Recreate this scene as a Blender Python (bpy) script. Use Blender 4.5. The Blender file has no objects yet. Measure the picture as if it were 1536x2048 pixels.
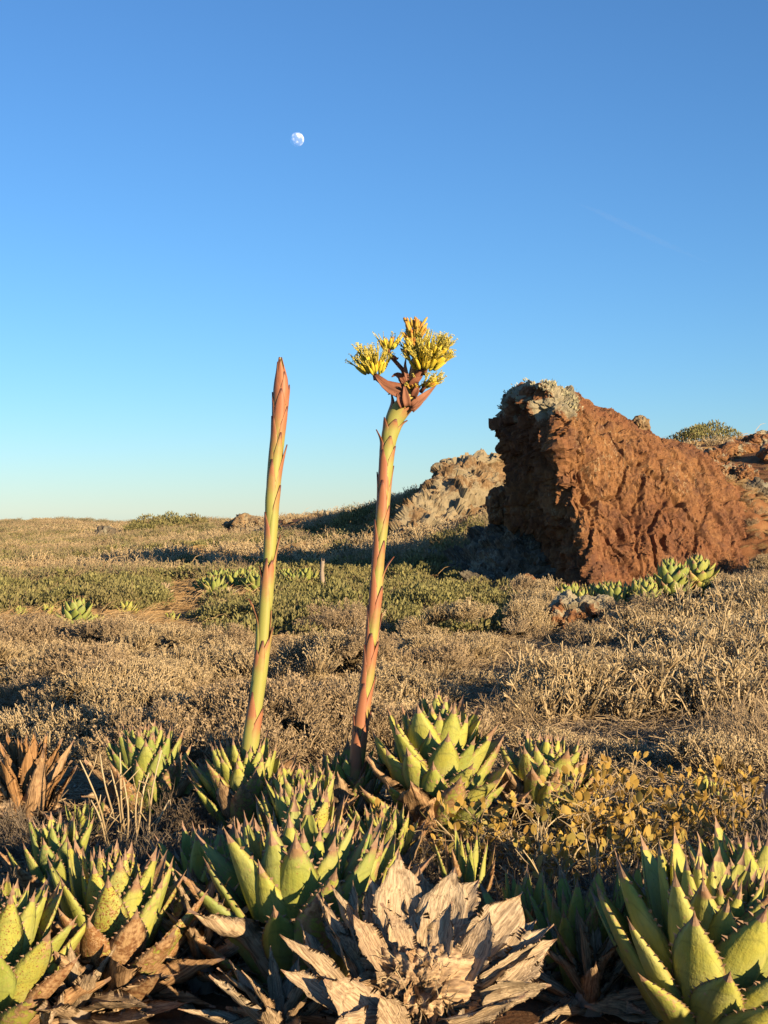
import bpy, math, random
import numpy as np
from mathutils import Vector, Matrix, Euler, noise as mnoise

R = math.radians
random.seed(7)
rng = np.random.default_rng(11)
scene = bpy.context.scene
col = scene.collection

# ------------------------------------------------------------------ camera
EYE = 1.6
F = 2813.0                       # focal length in pixels of the 1536 x 2048 photograph
cam_d = bpy.data.cameras.new("camera")
cam = bpy.data.objects.new("camera", cam_d)
col.objects.link(cam)
cam.location = (0, 0, EYE)
cam.rotation_euler = (R(90), 0, 0)
cam_d.sensor_fit = 'VERTICAL'
cam_d.sensor_height = 24.0
cam_d.lens = 24.0 * F / 2048.0
cam_d.clip_start = 0.05
cam_d.clip_end = 20000
scene.camera = cam

# ------------------------------------------------------------------ sky and sun
SUN_EL = 12.0
SUN_AZ = 40.0                    # degrees to the right of straight behind the camera
world = bpy.data.worlds.new("World")
scene.world = world
world.use_nodes = True
wn = world.node_tree
wn.nodes.clear()
w_out = wn.nodes.new('ShaderNodeOutputWorld')
w_bg = wn.nodes.new('ShaderNodeBackground')
w_sky = wn.nodes.new('ShaderNodeTexSky')
w_sky.sky_type = 'NISHITA'
w_sky.sun_disc = False
w_sky.sun_elevation = R(SUN_EL)
w_sky.sun_rotation = R(180 - SUN_AZ)
w_sky.altitude = 0
w_sky.air_density = 1.0
w_sky.dust_density = 0.0
w_sky.ozone_density = 6.0
w_bg.inputs['Strength'].default_value = 0.085
wn.links.new(w_sky.outputs[0], w_bg.inputs['Color'])
wn.links.new(w_bg.outputs[0], w_out.inputs['Surface'])

sun_d = bpy.data.lights.new("sun", 'SUN')
sun_d.energy = 5.0
sun_d.angle = R(0.53)
sun_d.color = (1.0, 0.76, 0.45)
sun = bpy.data.objects.new("sun", sun_d)
col.objects.link(sun)
to_sun = Vector((math.sin(R(SUN_AZ)) * math.cos(R(SUN_EL)), -math.cos(R(SUN_AZ)) * math.cos(R(SUN_EL)), math.sin(R(SUN_EL))))
sun.rotation_euler = to_sun.to_track_quat('Z', 'Y').to_euler()
sun.location = (8, -8, 12)

scene.view_settings.view_transform = 'Standard'
scene.view_settings.look = 'None'
scene.view_settings.gamma = 1.0
scene.view_settings.exposure = 1.05
scene.cycles.use_denoising = True
scene.cycles.max_bounces = 6
scene.cycles.diffuse_bounces = 1
scene.cycles.glossy_bounces = 2
scene.cycles.transmission_bounces = 3
scene.cycles.transparent_max_bounces = 6

# ------------------------------------------------------------------ numpy noise
def _h(ix, iy, iz, s=0):
    n = (ix.astype(np.int64) * 374761393 + iy.astype(np.int64) * 668265263 + iz.astype(np.int64) * 2147483647 + s * 974634777) & 0xFFFFFFFF
    n = ((n ^ (n >> 13)) * 1274126177) & 0xFFFFFFFF
    n = ((n ^ (n >> 15)) * 2246822519) & 0xFFFFFFFF
    return (n ^ (n >> 16)) & 0xFFFFFFFF
def vnoise(P, s=0):
    I = np.floor(P); f = P - I; I = I.astype(np.int64)
    u = f * f * f * (f * (f * 6 - 15) + 10)
    r = 0
    for dx in (0, 1):
        wx = u[:, 0] if dx else 1 - u[:, 0]
        for dy in (0, 1):
            wy = u[:, 1] if dy else 1 - u[:, 1]
            for dz in (0, 1):
                wz = u[:, 2] if dz else 1 - u[:, 2]
                h = _h(I[:, 0] + dx, I[:, 1] + dy, I[:, 2] + dz, s)
                a = (h & 1023) / 1023.0 * 2 - 1; b = ((h >> 10) & 1023) / 1023.0 * 2 - 1; c = ((h >> 20) & 1023) / 1023.0 * 2 - 1
                r = r + wx * wy * wz * (a * (f[:, 0] - dx) + b * (f[:, 1] - dy) + c * (f[:, 2] - dz))
    return r * 1.4
def fbm(P, o=4, s=0, g=0.5):
    r = 0; a = 1; k = 1
    for i in range(o):
        r = r + a * vnoise(P * k + 17.3 * i, s + i); a *= g; k *= 2.03
    return r
def ridged(P, o=3, s=0):
    r = 0; a = 1; k = 1
    for i in range(o):
        r = r + a * (1 - 2.2 * np.abs(vnoise(P * k + 9.1 * i, s + i))); a *= 0.5; k *= 2.1
    return r
def worley(P, s=0):
    I = np.floor(P).astype(np.int64); best = np.full(len(P), 9.0); sec = np.full(len(P), 9.0)
    for dx in (-1, 0, 1):
        for dy in (-1, 0, 1):
            for dz in (-1, 0, 1):
                h = _h(I[:, 0] + dx, I[:, 1] + dy, I[:, 2] + dz, s)
                q = np.stack([I[:, 0] + dx + (h & 1023) / 1023.0, I[:, 1] + dy + ((h >> 10) & 1023) / 1023.0, I[:, 2] + dz + ((h >> 20) & 1023) / 1023.0], 1)
                d = np.linalg.norm(P - q, axis=1)
                sec = np.minimum(sec, np.maximum(best, d)); best = np.minimum(best, d)
    return best, sec

def facets(P, s=0, tilt=1.0):
    """broken-stone relief: every cell is a flat face with a height and a tilt of its own"""
    I = np.floor(P).astype(np.int64); best = np.full(len(P), 9.0); out = np.zeros(len(P))
    for dx in (-1, 0, 1):
        for dy in (-1, 0, 1):
            for dz in (-1, 0, 1):
                h = _h(I[:, 0] + dx, I[:, 1] + dy, I[:, 2] + dz, s); g = _h(I[:, 0] + dx, I[:, 1] + dy, I[:, 2] + dz, s + 91)
                u = lambda q, k: ((q >> k) & 1023) / 1023.0
                D3 = P - np.stack([I[:, 0] + dx + u(h, 0), I[:, 1] + dy + u(h, 10), I[:, 2] + dz + u(h, 20)], 1)
                d = np.linalg.norm(D3, axis=1); k = d < best
                val = (u(g, 0) - .5) + tilt * ((u(g, 10) - .5) * D3[:, 0] + (u(g, 20) - .5) * D3[:, 2] + (u(h ^ g, 5) - .5) * D3[:, 1])
                out = np.where(k, val, out); best = np.where(k, d, best)
    return out

# ------------------------------------------------------------------ mesh helpers
class MB:
    """collects tubes, leaves and grids into one mesh"""
    def __init__(s): s.v = []; s.f = []; s.m = []; s.n = 0; s.al = []
    def add(s, V, Fc, m=0, al=None):
        V = np.asarray(V, float)
        s.v.append(V); s.f += [tuple(i + s.n for i in f) for f in Fc]; s.m += [m] * len(Fc); s.n += len(V)
        s.al.append(np.asarray(al, float) if al is not None else np.full(len(V), 0.5))
    def tube(s, pts, rad, sides=4, m=0, cap=False, al=None):
        pts = [Vector(p) for p in pts]; n = len(pts); V = []; A = []
        ref = Vector((0.31, 0.17, 0.93))
        for i, p in enumerate(pts):
            t = (pts[min(i + 1, n - 1)] - pts[max(i - 1, 0)])
            if t.length < 1e-9: t = Vector((0, 0, 1))
            t.normalize()
            a = t.cross(ref)
            if a.length < 0.05: a = t.cross(Vector((1, 0, 0)))
            a.normalize(); b = t.cross(a)
            r = rad[i] if hasattr(rad, '__len__') else rad
            for k in range(sides):
                w = 2 * math.pi * k / sides
                V.append(p + a * (r * math.cos(w)) + b * (r * math.sin(w))); A.append(i / (n - 1) if al is None else al)
        Fc = [(i * sides + k, i * sides + (k + 1) % sides, (i + 1) * sides + (k + 1) % sides, (i + 1) * sides + k) for i in range(n - 1) for k in range(sides)]
        if cap:
            Fc.append(tuple(reversed(range(sides)))); Fc.append(tuple((n - 1) * sides + k for k in range(sides)))
        s.add([tuple(v) for v in V], Fc, m, A)
    def leaf(s, p, d, side, L, W, m=0, fold=0.15, al=None):
        p = Vector(p); d = Vector(d).normalized(); side = Vector(side); side = (side - d * side.dot(d)).normalized(); nn = d.cross(side)
        V = [p, p + d * L * .3 + side * W * .42 + nn * W * fold, p + d * L * .68 + side * W * .46 + nn * W * fold, p + d * L, p + d * L * .68 - side * W * .46 + nn * W * fold, p + d * L * .3 - side * W * .42 + nn * W * fold, p + d * L * .5]
        s.add([tuple(v) for v in V], [(0, 1, 6), (1, 2, 6), (2, 3, 6), (3, 4, 6), (4, 5, 6), (5, 0, 6)], m, [0, .3, .7, 1, .7, .3, .5])
    def mesh(s, name, mats, smooth=True):
        me = bpy.data.meshes.new(name)
        V = np.concatenate(s.v) if s.v else np.zeros((0, 3))
        me.from_pydata(V.tolist(), [], s.f)
        at = me.attributes.new('al', 'FLOAT', 'POINT'); at.data.foreach_set('value', np.concatenate(s.al).astype(np.float32))
        for m in mats: me.materials.append(m)
        me.polygons.foreach_set('material_index', np.array(s.m, dtype=np.int32))
        me.polygons.foreach_set('use_smooth', np.full(len(s.f), bool(smooth)))
        me.update()
        return me

def arr_mesh(name, V, Q, mats, smooth=True, attrs={}):
    """fast mesh from numpy arrays (Q: m x 3 or m x 4)"""
    me = bpy.data.meshes.new(name)
    k = Q.shape[1]
    me.vertices.add(len(V)); me.vertices.foreach_set('co', np.asarray(V, np.float32).ravel())
    me.loops.add(Q.size); me.loops.foreach_set('vertex_index', Q.astype(np.int32).ravel())
    me.polygons.add(len(Q)); me.polygons.foreach_set('loop_start', np.arange(0, Q.size, k, dtype=np.int32))
    for a, val in attrs.items():
        at = me.attributes.new(a, 'FLOAT', 'POINT'); at.data.foreach_set('value', np.asarray(val, np.float32))
    me.update(calc_edges=True)
    for m in mats: me.materials.append(m)
    me.polygons.foreach_set('use_smooth', np.full(len(Q), bool(smooth)))
    me.validate()
    return me

def grid_quads(nu, nv, wrap):
    i = np.arange(nv - 1)[:, None]; j = np.arange(nu if wrap else nu - 1)[None, :]; j2 = (j + 1) % nu
    return np.stack([i * nu + j, i * nu + j2, (i + 1) * nu + j2, (i + 1) * nu + j], -1).reshape(-1, 4)

def link(name, data, parent=None, loc=None, label=None, cat=None, group=None, kind=None):
    o = bpy.data.objects.new(name, data); col.objects.link(o)
    if parent: o.parent = parent
    if loc is not None: o.location = loc
    if label: o['label'] = label
    if cat: o['category'] = cat
    if group: o['group'] = group
    if kind: o['kind'] = kind
    return o

# ------------------------------------------------------------------ materials
class NT:
    def __init__(s, name):
        s.mat = bpy.data.materials.new(name); s.mat.use_nodes = True; s.t = s.mat.node_tree; s.t.nodes.clear()
        s.out = s.t.nodes.new('ShaderNodeOutputMaterial')
    def n(s, ty, props={}, **inp):
        x = s.t.nodes.new('ShaderNode' + ty)
        for k, v in props.items(): setattr(x, k, v)
        for k, v in inp.items():
            k = k.replace('_', ' ')
            key = int(k[1:]) if k[0] == 'i' and k[1:].isdigit() else k
            if isinstance(v, bpy.types.NodeSocket): s.t.links.new(v, x.inputs[key])
            else: x.inputs[key].default_value = v
        return x
    def noise(s, scale, detail=4, rough=0.55, vec=None, w=None, dist=0):
        x = s.n('TexNoise', {'noise_dimensions': '4D' if w is not None else '3D'}, Scale=scale, Detail=detail, Roughness=rough, Distortion=dist)
        if vec is not None: s.t.links.new(vec, x.inputs['Vector'])
        if w is not None: s.t.links.new(w, x.inputs['W'])
        return x.outputs[0]
    def math(s, op, a, b=0.0, c=0.0, clamp=False):
        x = s.n('Math', {'operation': op, 'use_clamp': clamp}, i0=a, i1=b, i2=c); return x.outputs[0]
    def ramp(s, fac, lo, hi, a=0.0, b=1.0):
        x = s.n('MapRange', {'interpolation_type': 'SMOOTHSTEP'}, i0=fac, i1=lo, i2=hi, i3=a, i4=b); return x.outputs[0]
    def mix(s, fac, a, b, mode='MIX'):
        x = s.t.nodes.new('ShaderNodeMix'); x.data_type = 'RGBA'; x.blend_type = mode
        for i, v in ((0, fac), (6, a), (7, b)):
            if isinstance(v, bpy.types.NodeSocket): s.t.links.new(v, x.inputs[i])
            else: x.inputs[i].default_value = (*v, 1) if isinstance(v, tuple) and len(v) == 3 else v
        return x.outputs[2]
    def coord(s, which='Object'): return s.n('TexCoord').outputs[which]
    def mapping(s, vec, scale): return s.n('Mapping', Vector=vec, Scale=scale).outputs[0]
    def attr(s, name): return s.n('Attribute', {'attribute_name': name}).outputs['Fac']
    def bump(s, h, strength, dist): return s.n('Bump', Strength=strength, Distance=dist, Height=h).outputs[0]
    def done(s, colr, rough=0.8, normal=None, spec=0.3, transl=0.0):
        b = s.n('BsdfPrincipled')
        for k, v in (('Base Color', colr), ('Roughness', rough), ('Normal', normal), ('Specular IOR Level', spec)):
            if v is None: continue
            if isinstance(v, bpy.types.NodeSocket): s.t.links.new(v, b.inputs[k])
            else: b.inputs[k].default_value = (*v, 1) if isinstance(v, tuple) and len(v) == 3 else v
        sh = b.outputs[0]
        if transl:
            tr = s.n('BsdfTranslucent')
            if isinstance(colr, bpy.types.NodeSocket): s.t.links.new(colr, tr.inputs[0])
            else: tr.inputs[0].default_value = (*colr, 1)
            mx = s.n('MixShader', Fac=transl); s.t.links.new(sh, mx.inputs[1]); s.t.links.new(tr.outputs[0], mx.inputs[2]); sh = mx.outputs[0]
        s.t.links.new(sh, s.out.inputs['Surface'])
        return s.mat

def m_leaf():
    t = NT('agave_leaf'); info = t.n('ObjectInfo'); c = t.coord(); rw = t.math('MULTIPLY', info.outputs['Random'], 37.0)
    sep = t.n('SeparateColor', Color=info.outputs['Color']).outputs
    br, sp, ti = sep[0], sep[1], sep[2]
    al, ed = t.attr('al'), t.attr('ed')
    n1 = t.noise(5, 3, w=rw, vec=c); n2 = t.noise(22, 5, .6, w=rw, vec=c); n3 = t.noise(75, 3, .6, w=rw, vec=c)
    g = t.mix(ti, (0.21, 0.26, 0.055), (0.42, 0.385, 0.07))
    g = t.mix(t.ramp(n1, .35, .7), g, t.mix(.5, g, (0.30, 0.34, 0.09)))
    g = t.mix(t.ramp(al, .28, .0), g, (0.45, 0.47, 0.16))
    streak = t.noise(40, 3, vec=t.mapping(c, (.15, 1, 1)), w=rw)
    g = t.mix(t.ramp(streak, .4, .75, 0, .35), g, (0.13, 0.19, 0.045))
    # pale chalky bloom and the dents that neighbouring leaves pressed in while in bud
    g = t.mix(t.ramp(t.noise(3.2, 4, .65, w=rw, vec=c), .42, .68, 0, .5), g, t.mix(.55, g, (0.36, 0.37, 0.22)))
    imp = t.math('ADD', t.math('MULTIPLY_ADD', t.math('MULTIPLY', ed, ed), .30, al), t.math('MULTIPLY', t.math('SUBTRACT', n1, .5), .12))
    for lv in (.52, .78):
        ln = t.math('SUBTRACT', 1.0, t.math('MULTIPLY', t.math('ABSOLUTE', t.math('SUBTRACT', imp, lv)), 55.0), clamp=True)
        g = t.mix(t.math('MULTIPLY', ln, .38), g, (0.13, 0.14, 0.04))
    # brown dried patches, spots, tip and margin
    pm = t.math('ADD', t.math('ADD', n2, t.math('MULTIPLY', n1, .6)), t.math('MULTIPLY', al, .35))
    pm = t.math('ADD', pm, t.math('MULTIPLY', br, 1.25))
    dry = t.mix(t.ramp(n2, .36, .64), (0.15, 0.065, 0.028), (0.46, 0.30, 0.16)); dry = t.mix(t.ramp(streak, .45, .7, 0, .6), dry, (0.24, 0.11, 0.045))
    g = t.mix(t.ramp(pm, 1.30, 1.38), g, dry)
    sm = t.math('ADD', n3, t.math('MULTIPLY', sp, .22))
    g = t.mix(t.ramp(sm, .72, .77), g, (0.22, 0.10, 0.035))
    tipv = t.math('ADD', t.math('ADD', al, t.math('MULTIPLY', n2, .10)), t.math('MULTIPLY', t.math('POWER', info.outputs['Random'], 8.0), .12))
    g = t.mix(t.ramp(tipv, .93, 1.0), g, t.mix(n1, (0.17, 0.075, 0.05), (0.36, 0.23, 0.12)))
    g = t.mix(t.ramp(t.noise(11, 4, .6, w=rw, vec=c), .5, .72, 0, .45), g, t.mix(.5, g, (0.30, 0.22, 0.07)))
    g = t.mix(t.ramp(ed, .86, .98, 0, .7), g, (0.24, 0.12, 0.05))
    return t.done(g, t.ramp(n1, .3, .7, .52, .72), t.bump(t.math('ADD', t.math('ADD', streak, t.math('MULTIPLY', n3, .5)), t.math('MULTIPLY', n2, 1.2)), .45, .006), .3, 0.0)
def m_tooth():
    t = NT('agave_tooth'); return t.done(t.mix(t.noise(40, vec=t.coord()), (0.16, 0.06, 0.04), (0.38, 0.28, 0.18)), .6)
def m_dead():
    t = NT('agave_dead_leaf'); info = t.n('ObjectInfo'); c = t.coord(); rw = t.math('MULTIPLY', info.outputs['Random'], 31.0)
    sep = t.n('SeparateColor', Color=info.outputs['Color']).outputs
    st = t.noise(55, 5, .6, vec=t.mapping(c, (.035, 1, 1)), w=rw); n1 = t.noise(9, 5, .6, vec=c, w=rw); n3 = t.noise(70, 3, .6, vec=c, w=rw)
    st2 = t.ramp(st, .3, .7); grey = t.mix(st2, (0.20, 0.145, 0.095), (0.58, 0.46, 0.315)); brn = t.mix(st2, (0.13, 0.06, 0.025), (0.46, 0.26, 0.115))
    g = t.mix(sep[0], grey, brn)
    g = t.mix(t.ramp(n1, .55, .7, 0, .55), g, (0.19, 0.12, 0.07))
    g = t.mix(t.ramp(n3, .64, .72, 0, .8), g, (0.10, 0.065, 0.04))
    return t.done(g, .85, t.bump(t.math('ADD', t.math('MULTIPLY', st, 1.6), n1), .7, .006), .15, 0.0)
def m_stalk(name, lo, hi, red):
    t = NT(name); c = t.coord(); n = t.noise(9, 4, vec=c); st = t.noise(60, 3, vec=t.mapping(c, (1, 1, .06)))
    g = t.mix(t.ramp(n, .4, .65), lo, hi); g = t.mix(t.ramp(st, .45, .75, 0, .5), g, red)
    return t.done(g, .5, t.bump(st, .15, .003), .35)
def m_bract():
    t = NT('stalk_bract'); info = t.n('ObjectInfo'); c = t.coord('Generated'); oc = t.coord(); al = t.attr('al'); ed = t.attr('ed')
    sep = t.n('SeparateColor', Color=info.outputs['Color']).outputs
    rw = t.math('MULTIPLY', info.outputs['Random'], 21.0)
    n = t.noise(12, 4, vec=oc, w=rw); st = t.noise(90, 3, vec=t.mapping(oc, (1, 1, .05)), w=rw)
    f = t.math('ADD', t.math('ADD', al, t.math('MULTIPLY', t.math('SUBTRACT', n, .5), .8)), t.math('SUBTRACT', sep[0], .5))
    g = t.mix(t.ramp(f, .25, .75), (0.33, 0.33, 0.085), (0.37, 0.145, 0.075))
    g = t.mix(t.ramp(st, .45, .8, 0, .4), g, (0.46, 0.26, 0.10))
    g = t.mix(t.ramp(al, .88, .99), g, (0.13, 0.05, 0.04))
    g = t.mix(t.ramp(ed, .84, .98, 0, .9), g, (0.20, 0.07, 0.035))
    return t.done(g, .5, t.bump(st, .15, .003), .35, .12)
def m_simple(name, a, b, scale=20, rough=.7, transl=0.0, spec=.3):
    t = NT(name); g = t.n('NewGeometry').outputs['Random Per Island']
    f = t.math('MULTIPLY_ADD', t.noise(scale, 3, vec=t.coord()), .5, t.math('MULTIPLY', g, .5))
    return t.done(t.mix(t.ramp(f, .2, .8), a, b), rough, None, spec, transl)
def m_flower(name, lo, mid, hi, rough=.55, transl=.15):
    t = NT(name); al = t.attr('al'); g = t.n('NewGeometry').outputs['Random Per Island']
    c = t.mix(t.ramp(al, .0, .5), lo, mid); c = t.mix(t.ramp(t.math('MULTIPLY_ADD', g, .5, t.math('MULTIPLY', al, .7)), .55, 1.05), c, hi)
    return t.done(c, rough, None, .3, transl)
def m_veg(name, cols, transl=0.15, rough=.75, tipcol=None):
    """foliage: colour differs from piece to piece and from clump to clump"""
    t = NT(name); g = t.n('NewGeometry').outputs['Random Per Island']; r = t.n('ObjectInfo').outputs['Random']
    c = t.mix(g, cols[0], cols[1])
    c = t.mix(t.ramp(r, .35, .95, 0, .65), c, cols[2])
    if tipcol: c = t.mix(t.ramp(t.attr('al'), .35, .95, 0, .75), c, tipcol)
    return t.done(c, rough, None, .15, transl)
def m_rock(name, cols, lichen=None, scale=1.0, bumps=1.0, veins=None):
    t = NT(name); c = t.coord()
    n1 = t.noise(.7 * scale, 6, .6, vec=c); n2 = t.noise(3.1 * scale, 6, .65, vec=c, dist=.6); n3 = t.noise(17 * scale, 5, .7, vec=t.mapping(c, (1, 1, .55)))
    g = t.mix(t.ramp(n1, .38, .62), cols[0], cols[1]); g = t.mix(t.ramp(n2, .42, .68), g, cols[2]); g = t.mix(t.ramp(n3, .5, .72, 0, .75), g, cols[3]); g = t.mix(t.ramp(n3, .46, .32, 0, .6), g, cols[2])
    if veins:
        v = t.noise(2.2 * scale, 3, .5, vec=t.mapping(c, (1.6, 1, .5)), dist=1.5)
        vm = t.math('SUBTRACT', 1.0, t.math('MULTIPLY', t.math('ABSOLUTE', t.math('SUBTRACT', v, .5)), 90.0), clamp=True)
        g = t.mix(t.math('MULTIPLY', vm, t.ramp(n1, .52, .62, 0, .6)), g, veins)
    if lichen:
        lm = t.math('ADD', t.math('MULTIPLY', t.attr('lich'), .75), t.math('MULTIPLY', n3, .9))
        g = t.mix(t.ramp(lm, .62, .8, 0, .9), g, t.mix(n2, lichen, (0.20, 0.18, 0.13)))
    h = t.math('ADD', t.math('MULTIPLY', n3, .35), t.noise(55 * scale, 4, .7, vec=c))
    return t.done(g, .9, t.bump(h, .6 * bumps, .035 / scale), .12)
def m_ground():
    t = NT('ground_soil'); c = t.coord()
    n1 = t.noise(.35, 5, .6, vec=c); n2 = t.noise(2.5, 6, .65, vec=c); n3 = t.noise(45, 5, .7, vec=c)
    hill = t.attr('hill')
    g = t.mix(t.ramp(n2, .35, .65), (0.095, 0.058, 0.034), (0.16, 0.105, 0.062))  # near soil darkened to imitate deep shade between the plants
    g = t.mix(t.ramp(n1, .45, .6, 0, .7), g, (0.17, 0.075, 0.038))
    g = t.mix(t.ramp(n3, .45, .75, 0, .5), g, (0.26, 0.18, 0.11))
    hg = t.mix(t.ramp(n2, .4, .65), (0.21, 0.095, 0.045), (0.29, 0.155, 0.07))
    hg = t.mix(t.ramp(n3, .45, .7, 0, .5), hg, (0.20, 0.10, 0.05))
    g = t.mix(t.math('MULTIPLY', hill, 1.0, clamp=True), g, hg)
    return t.done(g, .95, t.bump(t.math('ADD', t.math('MULTIPLY', n2, .6), n3), .6, .04), .08)

M = dict(leaf=m_leaf(), tooth=m_tooth(), dead=m_dead(), bract=m_bract(),
    stalk_g=m_stalk('green_stalk_skin', (0.30, 0.34, 0.07), (0.42, 0.40, 0.10), (0.45, 0.24, 0.10)),
    stalk_r=m_stalk('red_stalk_skin', (0.38, 0.36, 0.08), (0.44, 0.22, 0.09), (0.44, 0.15, 0.07)),
    scar=m_simple('bare_scar', (0.62, 0.58, 0.35), (0.75, 0.70, 0.48)),
    petal=m_flower('flower_petal', (0.26, 0.31, 0.05), (0.68, 0.56, 0.06), (0.70, 0.50, 0.05)),
    bud=m_flower('flower_bud', (0.34, 0.34, 0.07), (0.60, 0.40, 0.07), (0.52, 0.22, 0.05)),
    stamen=m_simple('stamen', (0.66, 0.52, 0.06), (0.76, 0.68, 0.20), transl=.2),
    husk=m_simple('dry_husk', (0.10, 0.035, 0.02), (0.26, 0.10, 0.055), 30),
    rock=m_rock('red_rock', [(0.185, 0.082, 0.042), (0.25, 0.125, 0.055), (0.12, 0.058, 0.036), (0.31, 0.17, 0.08)], lichen=(0.40, 0.36, 0.25), veins=(0.45, 0.36, 0.22)),
    rock_grey=m_rock('lichen_rock', [(0.20, 0.125, 0.065), (0.27, 0.18, 0.095), (0.11, 0.07, 0.042), (0.33, 0.245, 0.145)], lichen=(0.36, 0.29, 0.18)),
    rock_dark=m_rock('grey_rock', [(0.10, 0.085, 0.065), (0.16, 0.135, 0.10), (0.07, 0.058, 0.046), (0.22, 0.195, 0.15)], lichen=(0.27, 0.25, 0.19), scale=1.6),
    ground=m_ground(),
    dry=m_veg('dry_stem', [(0.19, 0.13, 0.07), (0.44, 0.335, 0.195), (0.34, 0.245, 0.13)], tipcol=(0.66, 0.53, 0.33)),  # stem bases darkened below pale tips to imitate shade between stems
    twig=m_veg('bare_twig', [(0.20, 0.145, 0.09), (0.42, 0.32, 0.20), (0.34, 0.25, 0.15)], transl=0.0),
    twig_shade=m_veg('shade_dark_twig', [(0.085, 0.065, 0.045), (0.24, 0.19, 0.14), (0.12, 0.09, 0.065)], transl=0.0),  # darker copy of the bare twig: shade put into the colour
    bract_dry=m_simple('dry_bract', (0.12, 0.048, 0.03), (0.30, 0.13, 0.075), 14),
    green=m_veg('shrub_leaf', [(0.09, 0.092, 0.035), (0.30, 0.275, 0.11), (0.22, 0.185, 0.085)], transl=.12),
    sage=m_veg('grey_green_leaf', [(0.15, 0.145, 0.075), (0.29, 0.26, 0.14), (0.27, 0.21, 0.11)], transl=.1),
    grass=m_veg('dry_grass', [(0.23, 0.145, 0.065), (0.44, 0.31, 0.165), (0.32, 0.195, 0.09)], transl=.15),
    yellow=m_veg('yellow_leaf', [(0.24, 0.14, 0.035), (0.54, 0.36, 0.09), (0.27, 0.25, 0.075)], transl=.2, rough=.5),
    wood=m_simple('weathered_wood', (0.16, 0.12, 0.09), (0.36, 0.29, 0.22), 25),
    pebble=m_simple('pebble_stone', (0.30, 0.21, 0.14), (0.50, 0.40, 0.29), 8),
    lichen=m_veg('lichen_tuft', [(0.30, 0.28, 0.18), (0.50, 0.46, 0.31), (0.40, 0.34, 0.2)], transl=0),
)

# ------------------------------------------------------------------ terrain: heights surveyed from the photograph
def pt(px, D, py=None, z=None):
    x = (px - 768) / F * D
    if py is not None: z = EYE - (py - 1024) / F * D
    return (x, D, z)
ANCH = [(-3, 0, 0), (3, 0, 0), (-6, 8, 0), (6, 8, .1), (0, 5, 0), (0, 10, 0), (-4, 14, 0), (4, 14, .05), (0, 18, 0.02), (-1.5, 7, 0), (1.5, 7, 0), (-2, 11, 0), (2, 11, .02),
    pt(0, 25, 1195), pt(400, 25, 1195), pt(800, 24, 1200), pt(1100, 24, 1205), pt(1500, 21, 1185), pt(1900, 22, 1150), pt(-400, 30, 1180),
    pt(1450, 26, 1120), pt(1350, 26, 1150), pt(1440, 29, 985), pt(1536, 29, 1035), pt(1700, 29, 1060), pt(1480, 32.5, 1030), pt(1600, 33, 1050),
    pt(1300, 33, 1060), pt(1100, 32, 1075), pt(1500, 38, 950), pt(1536, 44, 888), pt(1430, 46, 893), pt(1300, 46, 920), pt(1700, 46, 860), pt(1500, 60, 900),
    pt(850, 36, 1085), pt(980, 36, 1055), pt(1000, 44, 985), pt(1020, 50, 935), pt(900, 50, 965), pt(1100, 60, 930),
    pt(800, 58, 1010), pt(700, 62, 1032), pt(560, 66, 1042), pt(450, 72, 1056), pt(330, 76, 1060), pt(250, 80, 1063), pt(700, 45, 1072), pt(600, 36, 1120), pt(450, 42, 1105), pt(720, 36, 1108),
    pt(800, 90, 1030), pt(560, 100, 1052), pt(400, 110, 1060),
    pt(100, 70, 1084), pt(-200, 70, 1084), pt(100, 120, 1064), pt(-300, 120, 1064), pt(100, 200, 1046), pt(0, 205, 1047), pt(-300, 205, 1047), pt(240, 190, 1051), pt(500, 180, 1058), pt(900, 150, 1040), pt(1500, 120, 930)]
ANCH = np.array(ANCH, float)
def warp(x, y):
    yy = np.maximum(y, -3.0)
    return np.stack([2.6 * x / (yy + 8.0), 1.7 * np.log(yy + 5.0)], -1)
def _k(r): return np.where(r > 1e-9, r * r * np.log(np.maximum(r, 1e-9)), 0.0)
_W = warp(ANCH[:, 0], ANCH[:, 1]); _n = len(_W)
_A = np.zeros((_n + 3, _n + 3)); _A[:_n, :_n] = _k(np.linalg.norm(_W[:, None] - _W[None], axis=2)) + np.eye(_n) * 0.004
_A[:_n, _n] = 1; _A[:_n, _n + 1:] = _W; _A[_n, :_n] = 1; _A[_n + 1:, :_n] = _W.T
# heights are fitted relative to distance so that far anchors do not overwhelm near ones
_c = np.linalg.solve(_A, np.concatenate([ANCH[:, 2] / (ANCH[:, 1] + 8) * 20, np.zeros(3)]))
def gz(x, y):
    x = np.atleast_1d(np.asarray(x, float)); y = np.atleast_1d(np.asarray(y, float))
    yc = np.clip(y, 0, 215); xc = np.clip(x, -0.75 * (yc + 10), 0.75 * (yc + 10))
    Wq = warp(xc, yc); out = np.empty(len(x))
    for s in range(0, len(x), 20000):
        w = Wq[s:s + 20000]
        out[s:s + 20000] = _k(np.linalg.norm(w[:, None] - _W[None], axis=2)) @ _c[:_n] + _c[_n] + w @ _c[_n + 1:]
    z = out * (yc + 8) / 20
    far = np.clip((y - 215) / 500, 0, 1); z = z * (1 - far) + (-70) * far
    P = np.stack([x, y, np.zeros_like(x)], 1)
    amp = np.clip((y - 6) / 12, 0.35, 1.0)
    z += amp * (0.09 * vnoise(P * .55, 3) + 0.05 * vnoise(P * 1.7, 4)) + np.clip((y - 80) / 100, 0, 1) * (1 - far) * 0.7 * vnoise(P * .09, 9)
    return z
def gz1(x, y): return float(gz([x], [y])[0])
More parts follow.
